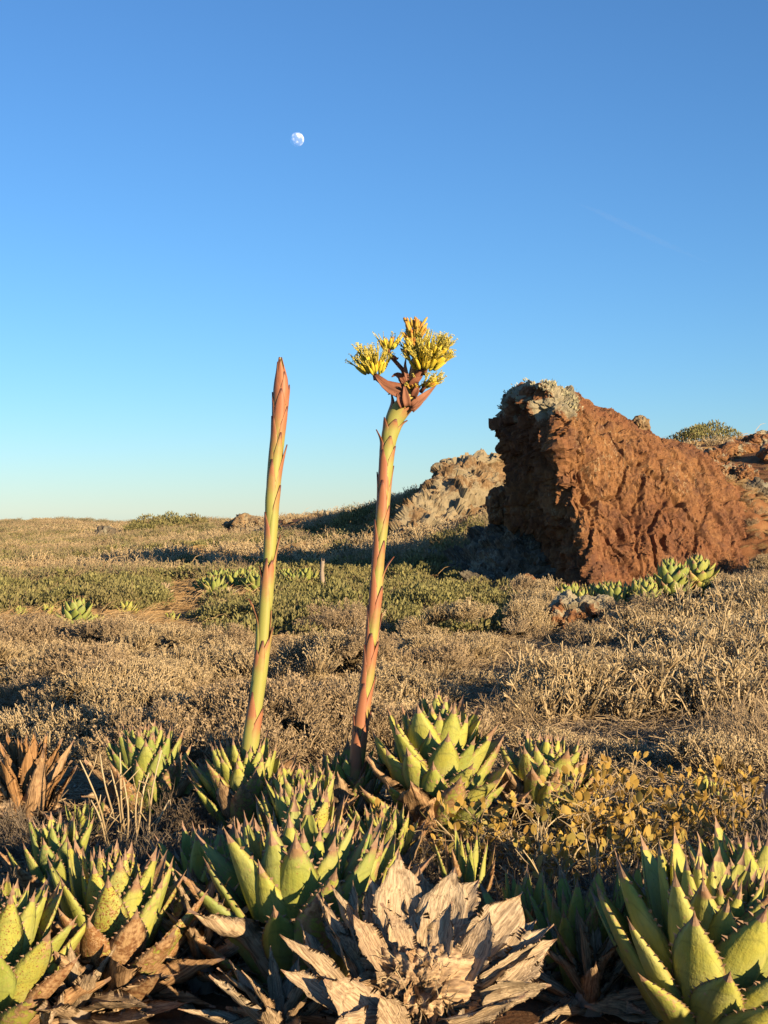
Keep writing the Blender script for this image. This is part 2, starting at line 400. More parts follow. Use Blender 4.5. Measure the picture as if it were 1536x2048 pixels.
def hillmask(x, y):
    """bare reddish ground: the slope right of the big rock and the ridge behind"""
    u = x / np.maximum(y, 1)
    a = np.clip((u - 0.18) / 0.04, 0, 1) * np.clip((y - 24.0) / 2.0, 0, 1)
    b = np.clip((y - 50) / 6, 0, 1) * np.clip((95 - y) / 10, 0, 1) * np.clip((u + 0.13) / 0.04, 0, 1)
    return np.maximum(a, b)
ys = np.concatenate([np.linspace(-6, 3.5, 12), np.geomspace(4, 260, 330), np.geomspace(275, 6000, 24)])
us = np.linspace(-0.8, 0.8, 260)
X = us[None, :] * (np.maximum(ys, 0)[:, None] + 9.0); Y = np.repeat(ys[:, None], len(us), 1)
V = np.stack([X.ravel(), Y.ravel(), gz(X.ravel(), Y.ravel())], 1)
ground = link('ground', arr_mesh('ground', V, grid_quads(len(us), len(ys), False), [M['ground']], attrs={'hill': hillmask(V[:, 0], V[:, 1])}), kind='structure')
ground['label'] = 'dry reddish brown ground rising to low hills'

# ------------------------------------------------------------------ the moon and a wisp of cloud
def m_moon():
    t = NT('moon_surface'); c = t.coord(); n = t.noise(.09, 4, .55, vec=c)
    d = t.n('BsdfDiffuse', Roughness=.5); t.t.links.new(t.mix(t.ramp(n, .42, .62), (0.10, 0.11, 0.15), (0.42, 0.42, 0.42)), d.inputs[0])
    tr = t.n('BsdfTransparent'); ad = t.n('AddShader')
    t.t.links.new(d.outputs[0], ad.inputs[0]); t.t.links.new(tr.outputs[0], ad.inputs[1])
    # the air between us and the moon is as bright as the sky beside it: light of the disc adds to it
    mx = t.n('MixShader', Fac=t.n('NewGeometry').outputs['Backfacing']); t.t.links.new(ad.outputs[0], mx.inputs[1]); t.t.links.new(tr.outputs[0], mx.inputs[2])
    t.t.links.new(mx.outputs[0], t.out.inputs['Surface']); return t.mat
import bmesh
bm = bmesh.new(); bmesh.ops.create_icosphere(bm, subdivisions=5, radius=13.6 / F * 3000 * 1.03)
me = bpy.data.meshes.new('moon'); bm.to_mesh(me); bm.free(); me.materials.append(m_moon())
me.polygons.foreach_set('use_smooth', np.ones(len(me.polygons), dtype=bool))
moon = link('moon', me, loc=pt(594, 3000, 279), label='pale gibbous moon hanging in the clear blue sky', cat='moon')
def m_wisp():
    t = NT('thin_cloud'); c = t.coord()
    v = t.n('VolumePrincipled'); v.inputs['Color'].default_value = (1, 1, 1, 1); v.inputs['Anisotropy'].default_value = 0.0
    v.inputs['Density'].default_value = 0.0016
    t.t.links.new(v.outputs[0], t.out.inputs['Volume']); return t.mat
b = MB()
for (pts_, rr) in (([(1150, 405), (1200, 425), (1260, 455), (1320, 483), (1375, 508), (1415, 524)], [1, 7, 9, 8, 5, 1.5]), ([(1350, 503), (1380, 513), (1412, 523), (1425, 526)], [1, 2.4, 3, .5])):
    b.tube([pt(x, 3400, y) for x, y in pts_], [r / F * 3400 * .8 for r in rr], 10, 0, True)
wisp = link('cloud_wisp', b.mesh('cloud_wisp', [m_wisp()]), label='faint thin streak of white cloud slanting across blue sky', cat='cloud')

# ------------------------------------------------------------------ rocks
def loft_rock(rows, Dref, nu, nv, disp, lich=None, cap=(0.6, 0.0)):
    """rows: (py, [(px, D), ...]) closed outlines at successive heights, from the bottom up"""
    pys = np.array([r[0] for r in rows], float); K = len(rows[0][1])
    C = np.array([[((px - 768) / F * D, D) for px, D in r[1]] for r in rows])
    o = np.argsort(pys); pys = pys[o]; C = C[o]
    pv = np.linspace(pys[-1], pys[0], nv)
    Cv = np.zeros((nv, K, 2))
    for k in range(K):
        for a in (0, 1): Cv[:, k, a] = np.interp(pv, pys, C[:, k, a])
    for _ in range(3): Cv[1:-1] = (Cv[:-2] + 2 * Cv[1:-1] + Cv[2:]) / 4
    # closed Catmull-Rom round the outline, even spacing by arc length
    tt = np.linspace(0, K, nu * 3, endpoint=False); i = tt.astype(int); f = (tt - i)[None, :, None]
    p0, p1, p2, p3 = Cv[:, (i - 1) % K], Cv[:, i % K], Cv[:, (i + 1) % K], Cv[:, (i + 2) % K]
    S = 0.35
    cr = p1 + f * (S * (p2 - p0)) + f ** 2 * (-3 * p1 + 3 * p2 - 2 * S * (p2 - p0) - S * (p3 - p1)) + f ** 3 * (2 * p1 - 2 * p2 + S * (p2 - p0) + S * (p3 - p1))
    mid = cr[nv // 2]; seg = np.linalg.norm(np.roll(mid, -1, 0) - mid, axis=1); cum = np.concatenate([[0], np.cumsum(seg)])
    want = np.linspace(0, cum[-1], nu, endpoint=False); idx = np.clip(np.searchsorted(cum, want), 0, nu * 3 - 1)
    XY = cr[:, idx]
    Z = EYE - (pv - 1024) / F * Dref
    P = np.concatenate([XY, np.repeat(Z[:, None, None], nu, 1)], 2)
    cen = P[-1].mean(0)
    for j, c_ in enumerate(cap):
        q = cen + (P[-1 - j] - cen) * c_ if j == 0 else cen + (P[nv - 1] - cen) * c_
        q = q.copy(); q[:, 2] = Z[-1] + 0.03 * (j + 1)
        P = np.concatenate([P, q[None]], 0)
    nvv = P.shape[0]
    du = np.roll(P, -1, 1) - np.roll(P, 1, 1); dv = np.gradient(P, axis=0)
    N = np.cross(du, dv); N /= np.maximum(np.linalg.norm(N, axis=2, keepdims=True), 1e-9)
    N[-1] = (0, 0, 1)
    Vv = P.reshape(-1, 3); Nn = N.reshape(-1, 3)
    Vv = Vv + Nn * disp(Vv)[:, None]
    # a second, smaller displacement along x/y/z keeps overhangs from looking extruded
    Vv = Vv + 0.03 * np.stack([fbm(Vv * 3.3, 3, 50), fbm(Vv * 3.3, 3, 60), fbm(Vv * 3.3, 3, 70)], 1)
    la = lich(Vv, Nn) if lich else np.zeros(len(Vv))
    return Vv, grid_quads(nu, nvv, True), la, Nn

# the big leaning monolith: L = left back edge, F = front ridge, A, B2 = lit face, R = right edge, K = back
def mono_rows():
    L = [(1230, 1080), (1190, 1085), (1150, 1075), (1100, 1085), (1060, 1070), (1040, 1042), (1000, 1036), (950, 1046), (905, 1043), (880, 1022), (835, 1005), (800, 1012), (785, 1016), (770, 1030)]
    Fr = [(1230, 1195), (1180, 1190), (1100, 1178), (1050, 1160), (1000, 1142), (950, 1134), (900, 1128), (850, 1112), (800, 1104), (785, 1095), (770, 1075)]
    Rt = [(1230, 1600), (1190, 1590), (1100, 1560), (1050, 1530), (1020, 1505), (995, 1480), (965, 1455), (950, 1442), (930, 1432), (895, 1405), (880, 1372), (870, 1318), (845, 1288), (830, 1248), (800, 1190), (785, 1160), (770, 1120)]
    g = lambda T, py: float(np.interp(py, [t[0] for t in reversed(T)], [t[1] for t in reversed(T)]))
    rows = []
    for py in (1230, 1190, 1150, 1120, 1090, 1060, 1040, 1000, 960, 930, 905, 890, 878, 868, 850, 835, 815, 800, 785, 776, 770):
        l, f, r = g(L, py), g(Fr, py), g(Rt, py)
        k = (py - 770) / 460
        lean = (1230 - py) / 460 * 0.9
        rows.append((py, [(l, 26.6 + .2 * k), (l * .55 + f * .45, 25.3 - .1 * k + lean * .35), (f, 24.1 - .25 * k + lean * .6), (f * .7 + r * .3, 24.35 - .25 * k + lean * .8), (f * .35 + r * .65, 24.7 - .3 * k + lean), (r, 26.2 + lean * .8), ((l + min(r, 1460)) / 2 + 30, 28.4)]))
    return rows
def mono_disp(Vv):
    z = Vv[:, 2]; big = fbm(Vv * .9, 3, 1) * .16
    left = np.clip((3.75 - Vv[:, 0]) / .9, 0, 1)
    wq = Vv + .05 * np.stack([fbm(Vv * 3.1, 3, 5), fbm(Vv * 3.1, 3, 15), fbm(Vv * 3.1, 3, 25)], 1)
    f1 = facets(wq * np.array([2.6, 2.6, 1.0]), 3, 1.6) * (.035 + .13 * left)
    f2 = facets(wq * np.array([7, 7, 2.8]), 4, 1.8) * (.030 + .075 * left)
    f3 = facets(wq * np.array([15, 15, 7.0]), 6, 1.8) * (.022 + .02 * left)
    fl = ridged(wq * np.array([3.2, 3.2, .7]), 3, 8) * (.02 + .105 * left)
    w1, w2 = worley(wq * np.array([1.5, 1.5, .7]), 13)
    crack = -np.clip(.07 - (w2 - w1), 0, .07) * 1.6
    pits = -np.clip(vnoise(wq * np.array([5, 5, 2.6]), 31) - .34, 0, 1) * .42
    base = np.clip((.7 - z) / .9, 0, 1) * .16 * fbm(Vv * 1.9, 3, 41)
    return (big + fl + f1 + f2 + f3 + crack + pits + fbm(Vv * 11, 3, 21) * .03 + base) * np.clip((3.98 - z) / .35, .25, 1)
def mono_lich(Vv, N):
    top = np.clip((Vv[:, 2] - 3.1) / .5, 0, 1) * np.clip((3.75 - Vv[:, 0]) / .5, 0, 1)
    return np.clip(top * (.75 + 1.2 * fbm(Vv * 2.2, 3, 88)) * (N[:, 2] > -.3), 0, 1)
rows = mono_rows()
V, Q, la, Nn = loft_rock(rows, 25.0, 560, 340, mono_disp, mono_lich, cap=(.55, 0.0))
mono = link('boulder', arr_mesh('boulder', V, Q, [M['rock']], False, attrs={'lich': la}), label='huge leaning red brown boulder towering over the shrubs, its left side in shadow', cat='rock')
# tufts of pale lichen on its crown
b = MB(); cand = np.where((la > .55) & (Nn[:, 2] > .05))[0]
cand2 = np.where((la > .3) & (V[:, 0] < 3.7) & (V[:, 2] > 3.05) & (Nn[:, 1] < .2))[0]
cand = np.concatenate([cand, cand2])
for k in range(520):
    i = int(rng.choice(cand)); p = Vector(V[i])
    if vnoise(np.array([V[i]]) * 2.5, 77)[0] < .02: continue
    for q in range(5):
        d = Vector((Nn[i][0] + rng.normal(0, .5), Nn[i][1] + rng.normal(0, .5), abs(Nn[i][2]) + rng.normal(.3, .4))).normalized()
        s_ = Vector((rng.normal(), rng.normal(), rng.normal()))
        b.leaf(p + Vector(rng.normal(0, .02, 3)), d, s_, rng.uniform(.035, .08), rng.uniform(.015, .03))
link('lichen', b.mesh('lichen', [M['lichen']], False), parent=mono, kind='stuff')

# the lichen-covered outcrop on the ridge behind
def crop_disp(Vv):
    wq = Vv + .15 * np.stack([fbm(Vv * 1.3, 3, 5), fbm(Vv * 1.3, 3, 15), fbm(Vv * 1.3, 3, 25)], 1)
    w1, w2 = worley(wq * np.array([1.1, 1.1, 1.7]), 5)
    return fbm(Vv * .5, 2, 2) * .3 + (.45 - w1) * .25 + facets(wq * np.array([1.5, 1.5, 2.1]), 4, 1.2) * .30 + facets(wq * np.array([4.2, 4.2, 5.2]), 6, 1.4) * .13 + fbm(Vv * 2.5, 4, 3) * .16
rows = []
for py, l, r in ((1085, 765, 1190), (1062, 780, 1190), (1045, 795, 1185), (1020, 812, 1180), (1000, 828, 1175), (980, 848, 1170), (958, 868, 1165), (940, 876, 1160), (925, 888, 1155), (912, 930, 1150), (903, 985, 1120)):
    d = (1085 - py) / 180 * 6.0
    rows.append((py, [(l, 38.6 + d), (l * .75 + r * .25, 38.2 + d), (l * .45 + r * .55, 39.2 + d), (r, 40.5 + d), (r + 10, 47 + d * .6), ((l + r) / 2, 50), (l + 45, 46 + d * .3)]))
V, Q, la, Nn = loft_rock(rows, 41.5, 360, 170, crop_disp, lambda v, n: np.clip(.1 + .3 * n[:, 2] + .6 * fbm(v * 1.3, 2, 90), 0, 1))
link('rock_outcrop', arr_mesh('rock_outcrop', V, Q, [M['rock_grey']], False, attrs={'lich': la}), label='knobbly tan outcrop crusted with lichen on the ridge behind the huge boulder', cat='rock')

# the dark stony bank at the foot of the monolith
def bank_disp(Vv):
    wq = Vv + .12 * np.stack([fbm(Vv * 2, 3, 5), fbm(Vv * 2, 3, 15), fbm(Vv * 2, 3, 25)], 1)
    return fbm(Vv * 1.1, 3, 12) * .22 + facets(wq * np.array([1.8, 1.8, 3.2]), 15, 1.5) * .28 + facets(wq * np.array([5, 5, 8.0]), 16, 1.6) * .10 + ridged(Vv * np.array([2, 2, 5.0]), 3, 18) * .04 + fbm(Vv * 8, 3, 13) * .03
rows = []
for py, l, r in ((1215, 860, 1150), (1190, 872, 1140), (1160, 890, 1130), (1130, 915, 1110), (1100, 950, 1095), (1075, 975, 1085), (1050, 990, 1080), (1036, 1000, 1072)):
    d = (1215 - py) / 180 * 1.6
    rows.append((py, [(l, 26.6 + d), (l * .6 + r * .4, 25.4 + d), (l * .2 + r * .8, 25.0 + d), (r + 25, 25.6 + d), (r + 40, 28.8), ((l + r) / 2, 29.2), (l + 10, 28.4)]))
V, Q, la, Nn = loft_rock(rows, 25.8, 240, 120, bank_disp, lambda v, n: np.clip(.0 + .3 * n[:, 2] + .4 * fbm(v * 2, 2, 91), 0, 1))
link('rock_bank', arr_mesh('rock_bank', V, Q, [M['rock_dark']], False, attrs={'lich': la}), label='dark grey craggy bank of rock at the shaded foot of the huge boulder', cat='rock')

# the bare earth slope that runs up against the monolith on the right
rows = []
for py, l, r in ((1215, 1300, 1800), (1185, 1310, 1780), (1150, 1340, 1740), (1110, 1370, 1690), (1070, 1395, 1630), (1040, 1410, 1570), (1010, 1420, 1525), (985, 1425, 1485), (968, 1428, 1458)):
    d = (1215 - py) / 250 * 3.4
    rows.append((py, [(l, 24.5 + d * .62), (l * .66 + r * .34, 23.9 + d * .85), (l * .33 + r * .67, 23.6 + d), (r, 24.4 + d), (r, 29.5), ((l + r) / 2, 31.0), (l, 29.6)]))
SV, Q, la, SN = loft_rock(rows, 26.5, 200, 120, lambda v: fbm(v * .8, 4, 61) * .25 + fbm(v * 4, 4, 63) * .06, None, cap=(.5, 0))
slope = link('earth_slope', arr_mesh('earth_slope', SV, Q, [M['ground']], attrs={'hill': np.ones(len(SV))}), kind='structure')
slope['label'] = 'bare rusty earth slope banked against the huge boulder'

def boulder(name, label, px, D, size, mat, seed, sub=5, sink=.25, amp=.22, group=None, z=None, lichv=.5, rot=0.0, boxy=0.0):
    bm = bmesh.new(); bmesh.ops.create_icosphere(bm, subdivisions=sub, radius=1.0)
    P = np.array([v.co[:] for v in bm.verts])
    if boxy: P = P / (np.linalg.norm(P, ord=5, axis=1)[:, None]) * boxy + P * (1 - boxy)
    n = P.copy()
    S = P * np.array(size) * .5
    fr = 1.6 / max(size) * 1.6
    q = S * fr + seed * 7.7
    qq = q + .25 * np.stack([fbm(q * 1.5, 2, 5), fbm(q * 1.5, 2, 15), fbm(q * 1.5, 2, 25)], 1)
    d = (fbm(q, 4, seed) * .9 + facets(qq * 1.5, seed, 1.5) * .9 + facets(qq * 4, seed + 2, 1.6) * .38 + facets(qq * 9, seed + 3, 1.6) * .16 + ridged(q * 2.2, 3, seed + 9) * .12 + fbm(q * 7, 3, seed + 5) * .12) * amp * .62 * min(size)
    S = S + n * d[:, None]
    c_, s_ = math.cos(rot), math.sin(rot)
    S = np.stack([S[:, 0] * c_ - S[:, 1] * s_, S[:, 0] * s_ + S[:, 1] * c_, S[:, 2]], 1)
    tri = np.array([[v.index for v in f.verts] for f in bm.faces]); bm.free()
    x = (px - 768) / F * D
    zz = (gz1(x, D) if z is None else z) + size[2] * (.5 - sink)
    la = np.clip(lichv * (.1 + .5 * n[:, 2]) + .6 * fbm(q * 1.5, 2, 33), 0, 1)
    return link(name, arr_mesh(name, S, tri, [mat], False, attrs={'lich': la}), loc=(x, D, zz), label=label, cat='rock', group=group)

boulder('boulder', 'squarish dark block of rock perched on the bank beside the huge boulder', 1007, 27.4, (.62, .6, .72), M['rock'], 3, 5, 0, .12, z=EYE - (1043 - 1024) / F * 27.4 - .05, boxy=.7, lichv=.1)
boulder('boulder', 'small grey rounded rock lying in the shadow below the ridge outcrop', 864, 30, (.42, .4, .42), M['rock_dark'], 5, 4, .2)
boulder('boulder', 'low lichen-crusted rock with a rusty red top among the dry shrubs', 1170, 17.6, (1.12, .8, .62), M['rock'], 8, 6, .3, .24, lichv=.75, rot=.3)
boulder('boulder', 'flat pale lichen-covered slab leaning against the rusty-topped rock', 1245, 16.9, (.78, .6, .40), M['rock_grey'], 12, 5, .3, .22, lichv=.6)
boulder('boulder', 'small dark rock showing a pale face on the far brushy slope', 208, 66, (1.0, .9, .8), M['rock_dark'], 14, 4, .2, .3)
for k, (px, D, sx, sz) in enumerate(((490, 64, 1.3, .75), (465, 65, .8, .45), (525, 63, .7, .4), (575, 62, .5, .28), (620, 61, .8, .3), (545, 58, .9, .3), (500, 57, .8, .28), (430, 62, .9, .35))):
    boulder('boulder', 'weathered pale rock lying along the low ridge behind the two stalks', px, D, (sx, .8 * sx, sz), M['rock_grey'], 20 + k, 4, .25, .25, 'rocks along the low ridge', lichv=.6)
for k, (px, D, sx, sz) in enumerate(((1425, 41, 1.0, .55), (1475, 42.5, 1.3, .5), (1535, 43, 1.4, .7), (1395, 43, .8, .4), (1440, 38.5, .9, .55), (1490, 38, .7, .45), (1560, 40, 1.2, .7), (1415, 36.5, .7, .5), (1460, 36, .6, .4))):
    boulder('boulder', 'jagged rusty rock on the hillside right of the huge boulder', px, D, (sx, .8 * sx, sz), M['rock'], 40 + k, 5, .28, .3, 'rocks on the right hillside', lichv=.45)
for k, (px, D, sx, sz) in enumerate(((1085, 24.0, .5, .45), (1120, 23.7, .4, .3), (1150, 23.5, .55, .35), (1060, 24.6, .45, .5), (1205, 23.4, .4, .25), (1260, 23.5, .35, .2), (1100, 23.2, .3, .25))):
    boulder('boulder', 'broken brown rubble at the foot of the huge boulder', px, D, (sx, .8 * sx, sz), M['rock'], 70 + k, 4, .25, .3, 'rubble at the foot of the huge boulder', lichv=.3)
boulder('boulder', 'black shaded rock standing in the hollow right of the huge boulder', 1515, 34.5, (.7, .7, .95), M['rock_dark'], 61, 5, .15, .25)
boulder('boulder', 'small tan knob of rock jutting from the skyline of the huge boulder', 1281, 26.6, (.34, .4, .36), M['rock_grey'], 63, 4, 0, .2, z=EYE + (1024 - 868) / F * 26.6 - .02, lichv=.4)

# ------------------------------------------------------------------ vegetation templates
def R3(a=1.0): return Vector(rng.normal(0, a, 3))
def stem_path(p, d, L, n, wob, grav=0.0):
    pts = [Vector(p)]; d = Vector(d).normalized()
    for i in range(n):
        d = (d + R3(wob) + Vector((0, 0, grav))).normalized(); pts.append(pts[-1] + d * (L / n))
    return pts, d
def dry_clump(b, c, r, h, n, w=.0042):
    """short pale upright stems with stubby side shoots"""
    for i in range(n):
        a = rng.uniform(0, 2 * math.pi); q = r * math.sqrt(rng.uniform(0, 1)) * .75
        out = Vector((math.cos(a), math.sin(a), 0))
        p = Vector(c) + out * q * .8 + Vector((0, 0, -.02)); L = h * rng.uniform(.6, 1.1) * (1.1 - .35 * q / r)
        pts, d = stem_path(p, out * (.2 + .75 * q / r) + Vector((0, 0, 1)), L, 2, .16)
        b.tube(pts, [w, w * .9, w * .6], 3)
        for k in range(3):
            t = rng.uniform(.35, 1.0); q0 = pts[0].lerp(pts[2], t) if t < .5 else pts[1].lerp(pts[2], (t - .5) * 2)
            dd = (d + R3(.55)).normalized(); b.tube([q0, q0 + dd * L * rng.uniform(.14, .32)], [w * .85, w * .5], 3)
        for k in range(3):
            dd = (d + R3(.8)).normalized(); b.leaf(pts[2] + R3(.006), dd, R3(), rng.uniform(.014, .028), rng.uniform(.008, .014))
def twig_clump(b, c, r, h, n, w=.0028, leaves=0, droop=0.0):
    for i in range(n):
        a = rng.uniform(0, 2 * math.pi); q = rng.uniform(.1, 1); out = Vector((math.cos(a), math.sin(a), 0))
        p = Vector(c) + out * r * .35 * q; L = h * rng.uniform(.7, 1.15)
        pts, d = stem_path(p, out * q * r / h * 1.0 + Vector((0, 0, 1)), L, 4, .16, -droop)
        b.tube(pts, [w * 1.3, w * 1.1, w, w * .8, w * .5], 3)
        for k in range(5):
            j = rng.integers(1, 5); dd = (d + R3(.55) + Vector((0, 0, .25))).normalized(); l2 = L * rng.uniform(.18, .4)
            q2, d2 = stem_path(pts[j], dd, l2, 2, .2); b.tube(q2, [w * .8, w * .65, w * .4], 3)
            for m in range(2):
                b.tube([q2[1], q2[1] + (d2 + R3(.7)).normalized() * l2 * .45], [w * .55, w * .35], 3)
            for m in range(leaves):
                b.leaf(q2[rng.integers(0, 3)], (d2 + R3(.8)).normalized(), R3(), rng.uniform(.01, .02), rng.uniform(.004, .009), 1)
def leaf_mound(b, c, r, h, n, L=(.022, .04), W=(.011, .02), up=.8, m=0):
    """upright leaves spread through the outer shell of a low mound"""
    for i in range(n):
        a = rng.uniform(0, 2 * math.pi); e = math.asin(rng.uniform(0, 1)); rr = rng.uniform(.72, 1.05)
        o = Vector((math.cos(a) * math.cos(e), math.sin(a) * math.cos(e), math.sin(e)))
        p = Vector(c) + Vector((o.x * r, o.y * r, o.z * h)) * rr
        d = (o * .6 + Vector((0, 0, up)) + R3(.35)).normalized()
        b.leaf(p, d, R3(), rng.uniform(*L), rng.uniform(*W), m)
def grass_tuft(b, c, r, L, n, lean, w=.0048, m=0):
    for i in range(n):
        a = rng.uniform(0, 2 * math.pi); q = r * math.sqrt(rng.uniform(0, 1))
        p = Vector(c) + Vector((math.cos(a) * q, math.sin(a) * q, 0))
        d = Vector((lean[0], lean[1], 1)) + R3(.3) ; l = L * rng.uniform(.5, 1.1)
        pts = [p]; d.normalize()
        for k in range(3):
            d = (d + Vector((lean[0] * .5, lean[1] * .5, -.42)) + R3(.08)).normalized(); pts.append(pts[-1] + d * l / 3)
        s_ = d.cross(Vector((rng.normal(), rng.normal(), .2))).normalized()
        V = []
        for k, p_ in enumerate(pts):
            ww = w * (1.1 - k / 3.2); V += [p_ - s_ * ww, p_ + s_ * ww]
        b.add([tuple(v) for v in V], [(0, 1, 3, 2), (2, 3, 5, 4), (4, 5, 7, 6)], m, [0, 0, .3, .3, .7, .7, 1, 1])

def template(name, fn, mats, smooth=False):
    b = MB(); fn(b); o = bpy.data.objects.new(name, b.mesh(name, mats, smooth)); return o     # not linked: only a source for the mats of ground cover
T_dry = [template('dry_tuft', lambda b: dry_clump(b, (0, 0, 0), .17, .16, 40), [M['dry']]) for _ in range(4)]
T_brown = [template('brown_tuft', lambda b: dry_clump(b, (0, 0, 0), .17, .16, 44, .003), [M['twig']]) for _ in range(3)]
T_twig = [template('twig_tuft', lambda b: twig_clump(b, (0, 0, 0), .2, .26, 26), [M['twig']]) for _ in range(3)]
T_green = [template('leafy_tuft', lambda b: (twig_clump(b, (0, 0, 0), .16, .16, 6), leaf_mound(b, (0, 0, 0), .2, .2, 190, (.03, .055), (.014, .026), m=1)), [M['twig'], M['green']]) for _ in range(3)]
T_sage = [template('sage_tuft', lambda b: (twig_clump(b, (0, 0, 0), .22, .26, 10), leaf_mound(b, (0, 0, 0), .24, .24, 260, (.03, .05), (.008, .014), .9, m=1)), [M['twig'], M['sage']]) for _ in range(2)]
T_grass = [template('grass_tuft', lambda b: grass_tuft(b, (0, 0, 0), .13, .34, 70, (1.0, .1)), [M['grass']]) for _ in range(3)]
T_litter = [template('litter', lambda b: [b.tube(*(lambda p, d: ([p, p + d * .5 + R3(.008), p + d], [.0022, .002, .0014]))(Vector((rng.normal(0, .12), rng.normal(0, .12), abs(rng.normal(0, .02)))), Vector((rng.normal(0, .09), rng.normal(0, .09), rng.normal(.01, .03)))), 3) for _ in range(70)], [M['twig']])
            for _ in range(2)]
def pebbles(b):
    for i in range(26):
        s_ = rng.uniform(.006, .018); c = Vector((rng.normal(0, .14), rng.normal(0, .14), s_ * .2))
        Vv = [c + Vector(v) * s_ * rng.uniform(.7, 1.2) for v in ((1, 0, 0), (-1, 0, 0), (0, 1, 0), (0, -1, 0), (0, 0, .7), (.2, .1, -.7))]
        b.add([tuple(v) for v in Vv], [(0, 2, 4), (2, 1, 4), (1, 3, 4), (3, 0, 4), (2, 0, 5), (1, 2, 5), (3, 1, 5), (0, 3, 5)])
T_peb = [template('pebbles', pebbles, [M['pebble']]) for _ in range(2)]

def scatter(name, label, cat, P, scl, temps, tilt=.18, rotz=None, sclz=None, parent=None):
    """ground cover that nobody could count: one object, instances of small tufts at its points"""
    n = len(P)
    me = bpy.data.meshes.new(name); me.vertices.add(n); me.vertices.foreach_set('co', np.asarray(P, np.float32).ravel())
    rot = np.stack([rng.normal(0, tilt, n), rng.normal(0, tilt, n), rng.uniform(0, 6.283, n) if rotz is None else rotz], 1)
    sc3 = np.stack([scl, scl, scl * (rng.uniform(.75, 1.2, n) if sclz is None else sclz)], 1)
    at = me.attributes.new('rot', 'FLOAT_VECTOR', 'POINT'); at.data.foreach_set('vector', rot.astype(np.float32).ravel())
    at = me.attributes.new('scl', 'FLOAT_VECTOR', 'POINT'); at.data.foreach_set('vector', sc3.astype(np.float32).ravel())
    at = me.attributes.new('pick', 'INT', 'POINT'); at.data.foreach_set('value', rng.integers(0, len(temps), n).astype(np.int32))
    o = link(name, me, parent, label=label, cat=cat, kind='stuff')
    ng = bpy.data.node_groups.new(name, 'GeometryNodeTree')
    ng.interface.new_socket('Geometry', in_out='INPUT', socket_type='NodeSocketGeometry'); ng.interface.new_socket('Geometry', in_out='OUTPUT', socket_type='NodeSocketGeometry')
    N = ng.nodes; gi = N.new('NodeGroupInput'); go = N.new('NodeGroupOutput')
    j = N.new('GeometryNodeJoinGeometry')
    for t in temps:
        oi = N.new('GeometryNodeObjectInfo'); oi.inputs['Object'].default_value = t; oi.inputs['As Instance'].default_value = True
        ng.links.new(oi.outputs['Geometry'], j.inputs[0])
    ip = N.new('GeometryNodeInstanceOnPoints'); ip.inputs['Pick Instance'].default_value = True
    def na(nm, ty):
        a = N.new('GeometryNodeInputNamedAttribute'); a.data_type = ty; a.inputs['Name'].default_value = nm; return a.outputs[0]
    ng.links.new(gi.outputs[0], ip.inputs['Points']); ng.links.new(j.outputs[0], ip.inputs['Instance'])
    ng.links.new(na('pick', 'INT'), ip.inputs['Instance Index'])
    er = N.new('FunctionNodeEulerToRotation'); ng.links.new(na('rot', 'FLOAT_VECTOR'), er.inputs[0]); ng.links.new(er.outputs[0], ip.inputs['Rotation'])
    ng.links.new(na('scl', 'FLOAT_VECTOR'), ip.inputs['Scale'])
    ng.links.new(ip.outputs[0], go.inputs[0])
    o.modifiers.new('cover', 'NODES').node_group = ng
    return o

def fan_points(n, y0, y1, side=.30, seed=0):
    """random points over the strip of land that lies in view"""
    r = np.random.default_rng(seed)
    y = np.sqrt(r.uniform(y0 * y0, y1 * y1, n)); x = r.uniform(-side, side, n) * y + r.uniform(-.6, .6, n)
    return x, y
def on_ground(x, y, dz=-.01): return np.stack([x, y, gz(x, y) + dz], 1)
def pxy(x, y): return 768 + F * x / np.maximum(y, .1)
def field(x, y, f, s): return fbm(np.stack([x * f, y * f, np.zeros_like(x)], 1), 3, s)

def clear_of(x, y):
    """keep the cover off the rocks and the stems of the big agaves"""
    px = pxy(x, y)
    k = ~((px > 1075) & (px < 1460) & (y > 23.8) & (y < 29.5)) & ~((px > 940) & (px < 1100) & (y > 25.2) & (y < 29.5))
    k &= ~((px > 1110) & (px < 1435) & (y > 17.4) & (y < 23.9)) & ~((px > 1300) & (y > 24.2) & (y < 31))
    k &= ~((px > 840) & (px < 1200) & (y > 38.5) & (y < 50))
    return k

# near and middle ground: pale dry stems growing in low mounds, bare earth between them
def mounds(x, y, f, sd, r0=.62):
    P_ = np.stack([x * f + .35 * field(x, y, 1.1, sd + 5), y * f * .8 + .35 * field(x, y, 1.1, sd + 6), np.zeros_like(x) + .5], 1)
    w1, w2 = worley(P_ * np.array([1, 1, 0]) + np.array([0, 0, .5]), sd)
    return np.clip(1 - (w1 / r0) ** 2, -1, 1)
x, y = fan_points(15000, 5.2, 24, .31, 1); k = clear_of(x, y)
grn = field(x, y, .28, 102); px = pxy(x, y); mo = mounds(x, y, .85, 100)
gpatch = ((y > 17.0) & (px < 440)) | ((y > 15.5) & (px > 420) & (px < 1030) & (field(x, y, .5, 103) > -.45))
brush = (px > 1000) & (y > 9.6) & (y < 16.5)
near = y < 8.2 + .5 * field(x, y, .8, 104)
gone = (field(x, y, .45, 105) > .34) | ((px + 60 * field(x, y, 1.3, 108) > 890) & (px < 1050) & (y > 9.6) & (y < 13.6)) | ((px > 1060) & (px < 1390) & (y > 8.8) & (y + .5 * field(x, y, 1.5, 109) < 10.2)) | ((px > 545) & (px < 625) & (y > 10.6) & (y < 12.8))  # fixed strips cleared to dark soil stand in for shrub shadows
kd = k & ~gpatch & (mo > .28) & ~gone & ~(brush & (rng.uniform(0, 1, len(x)) < .85)) & ~near
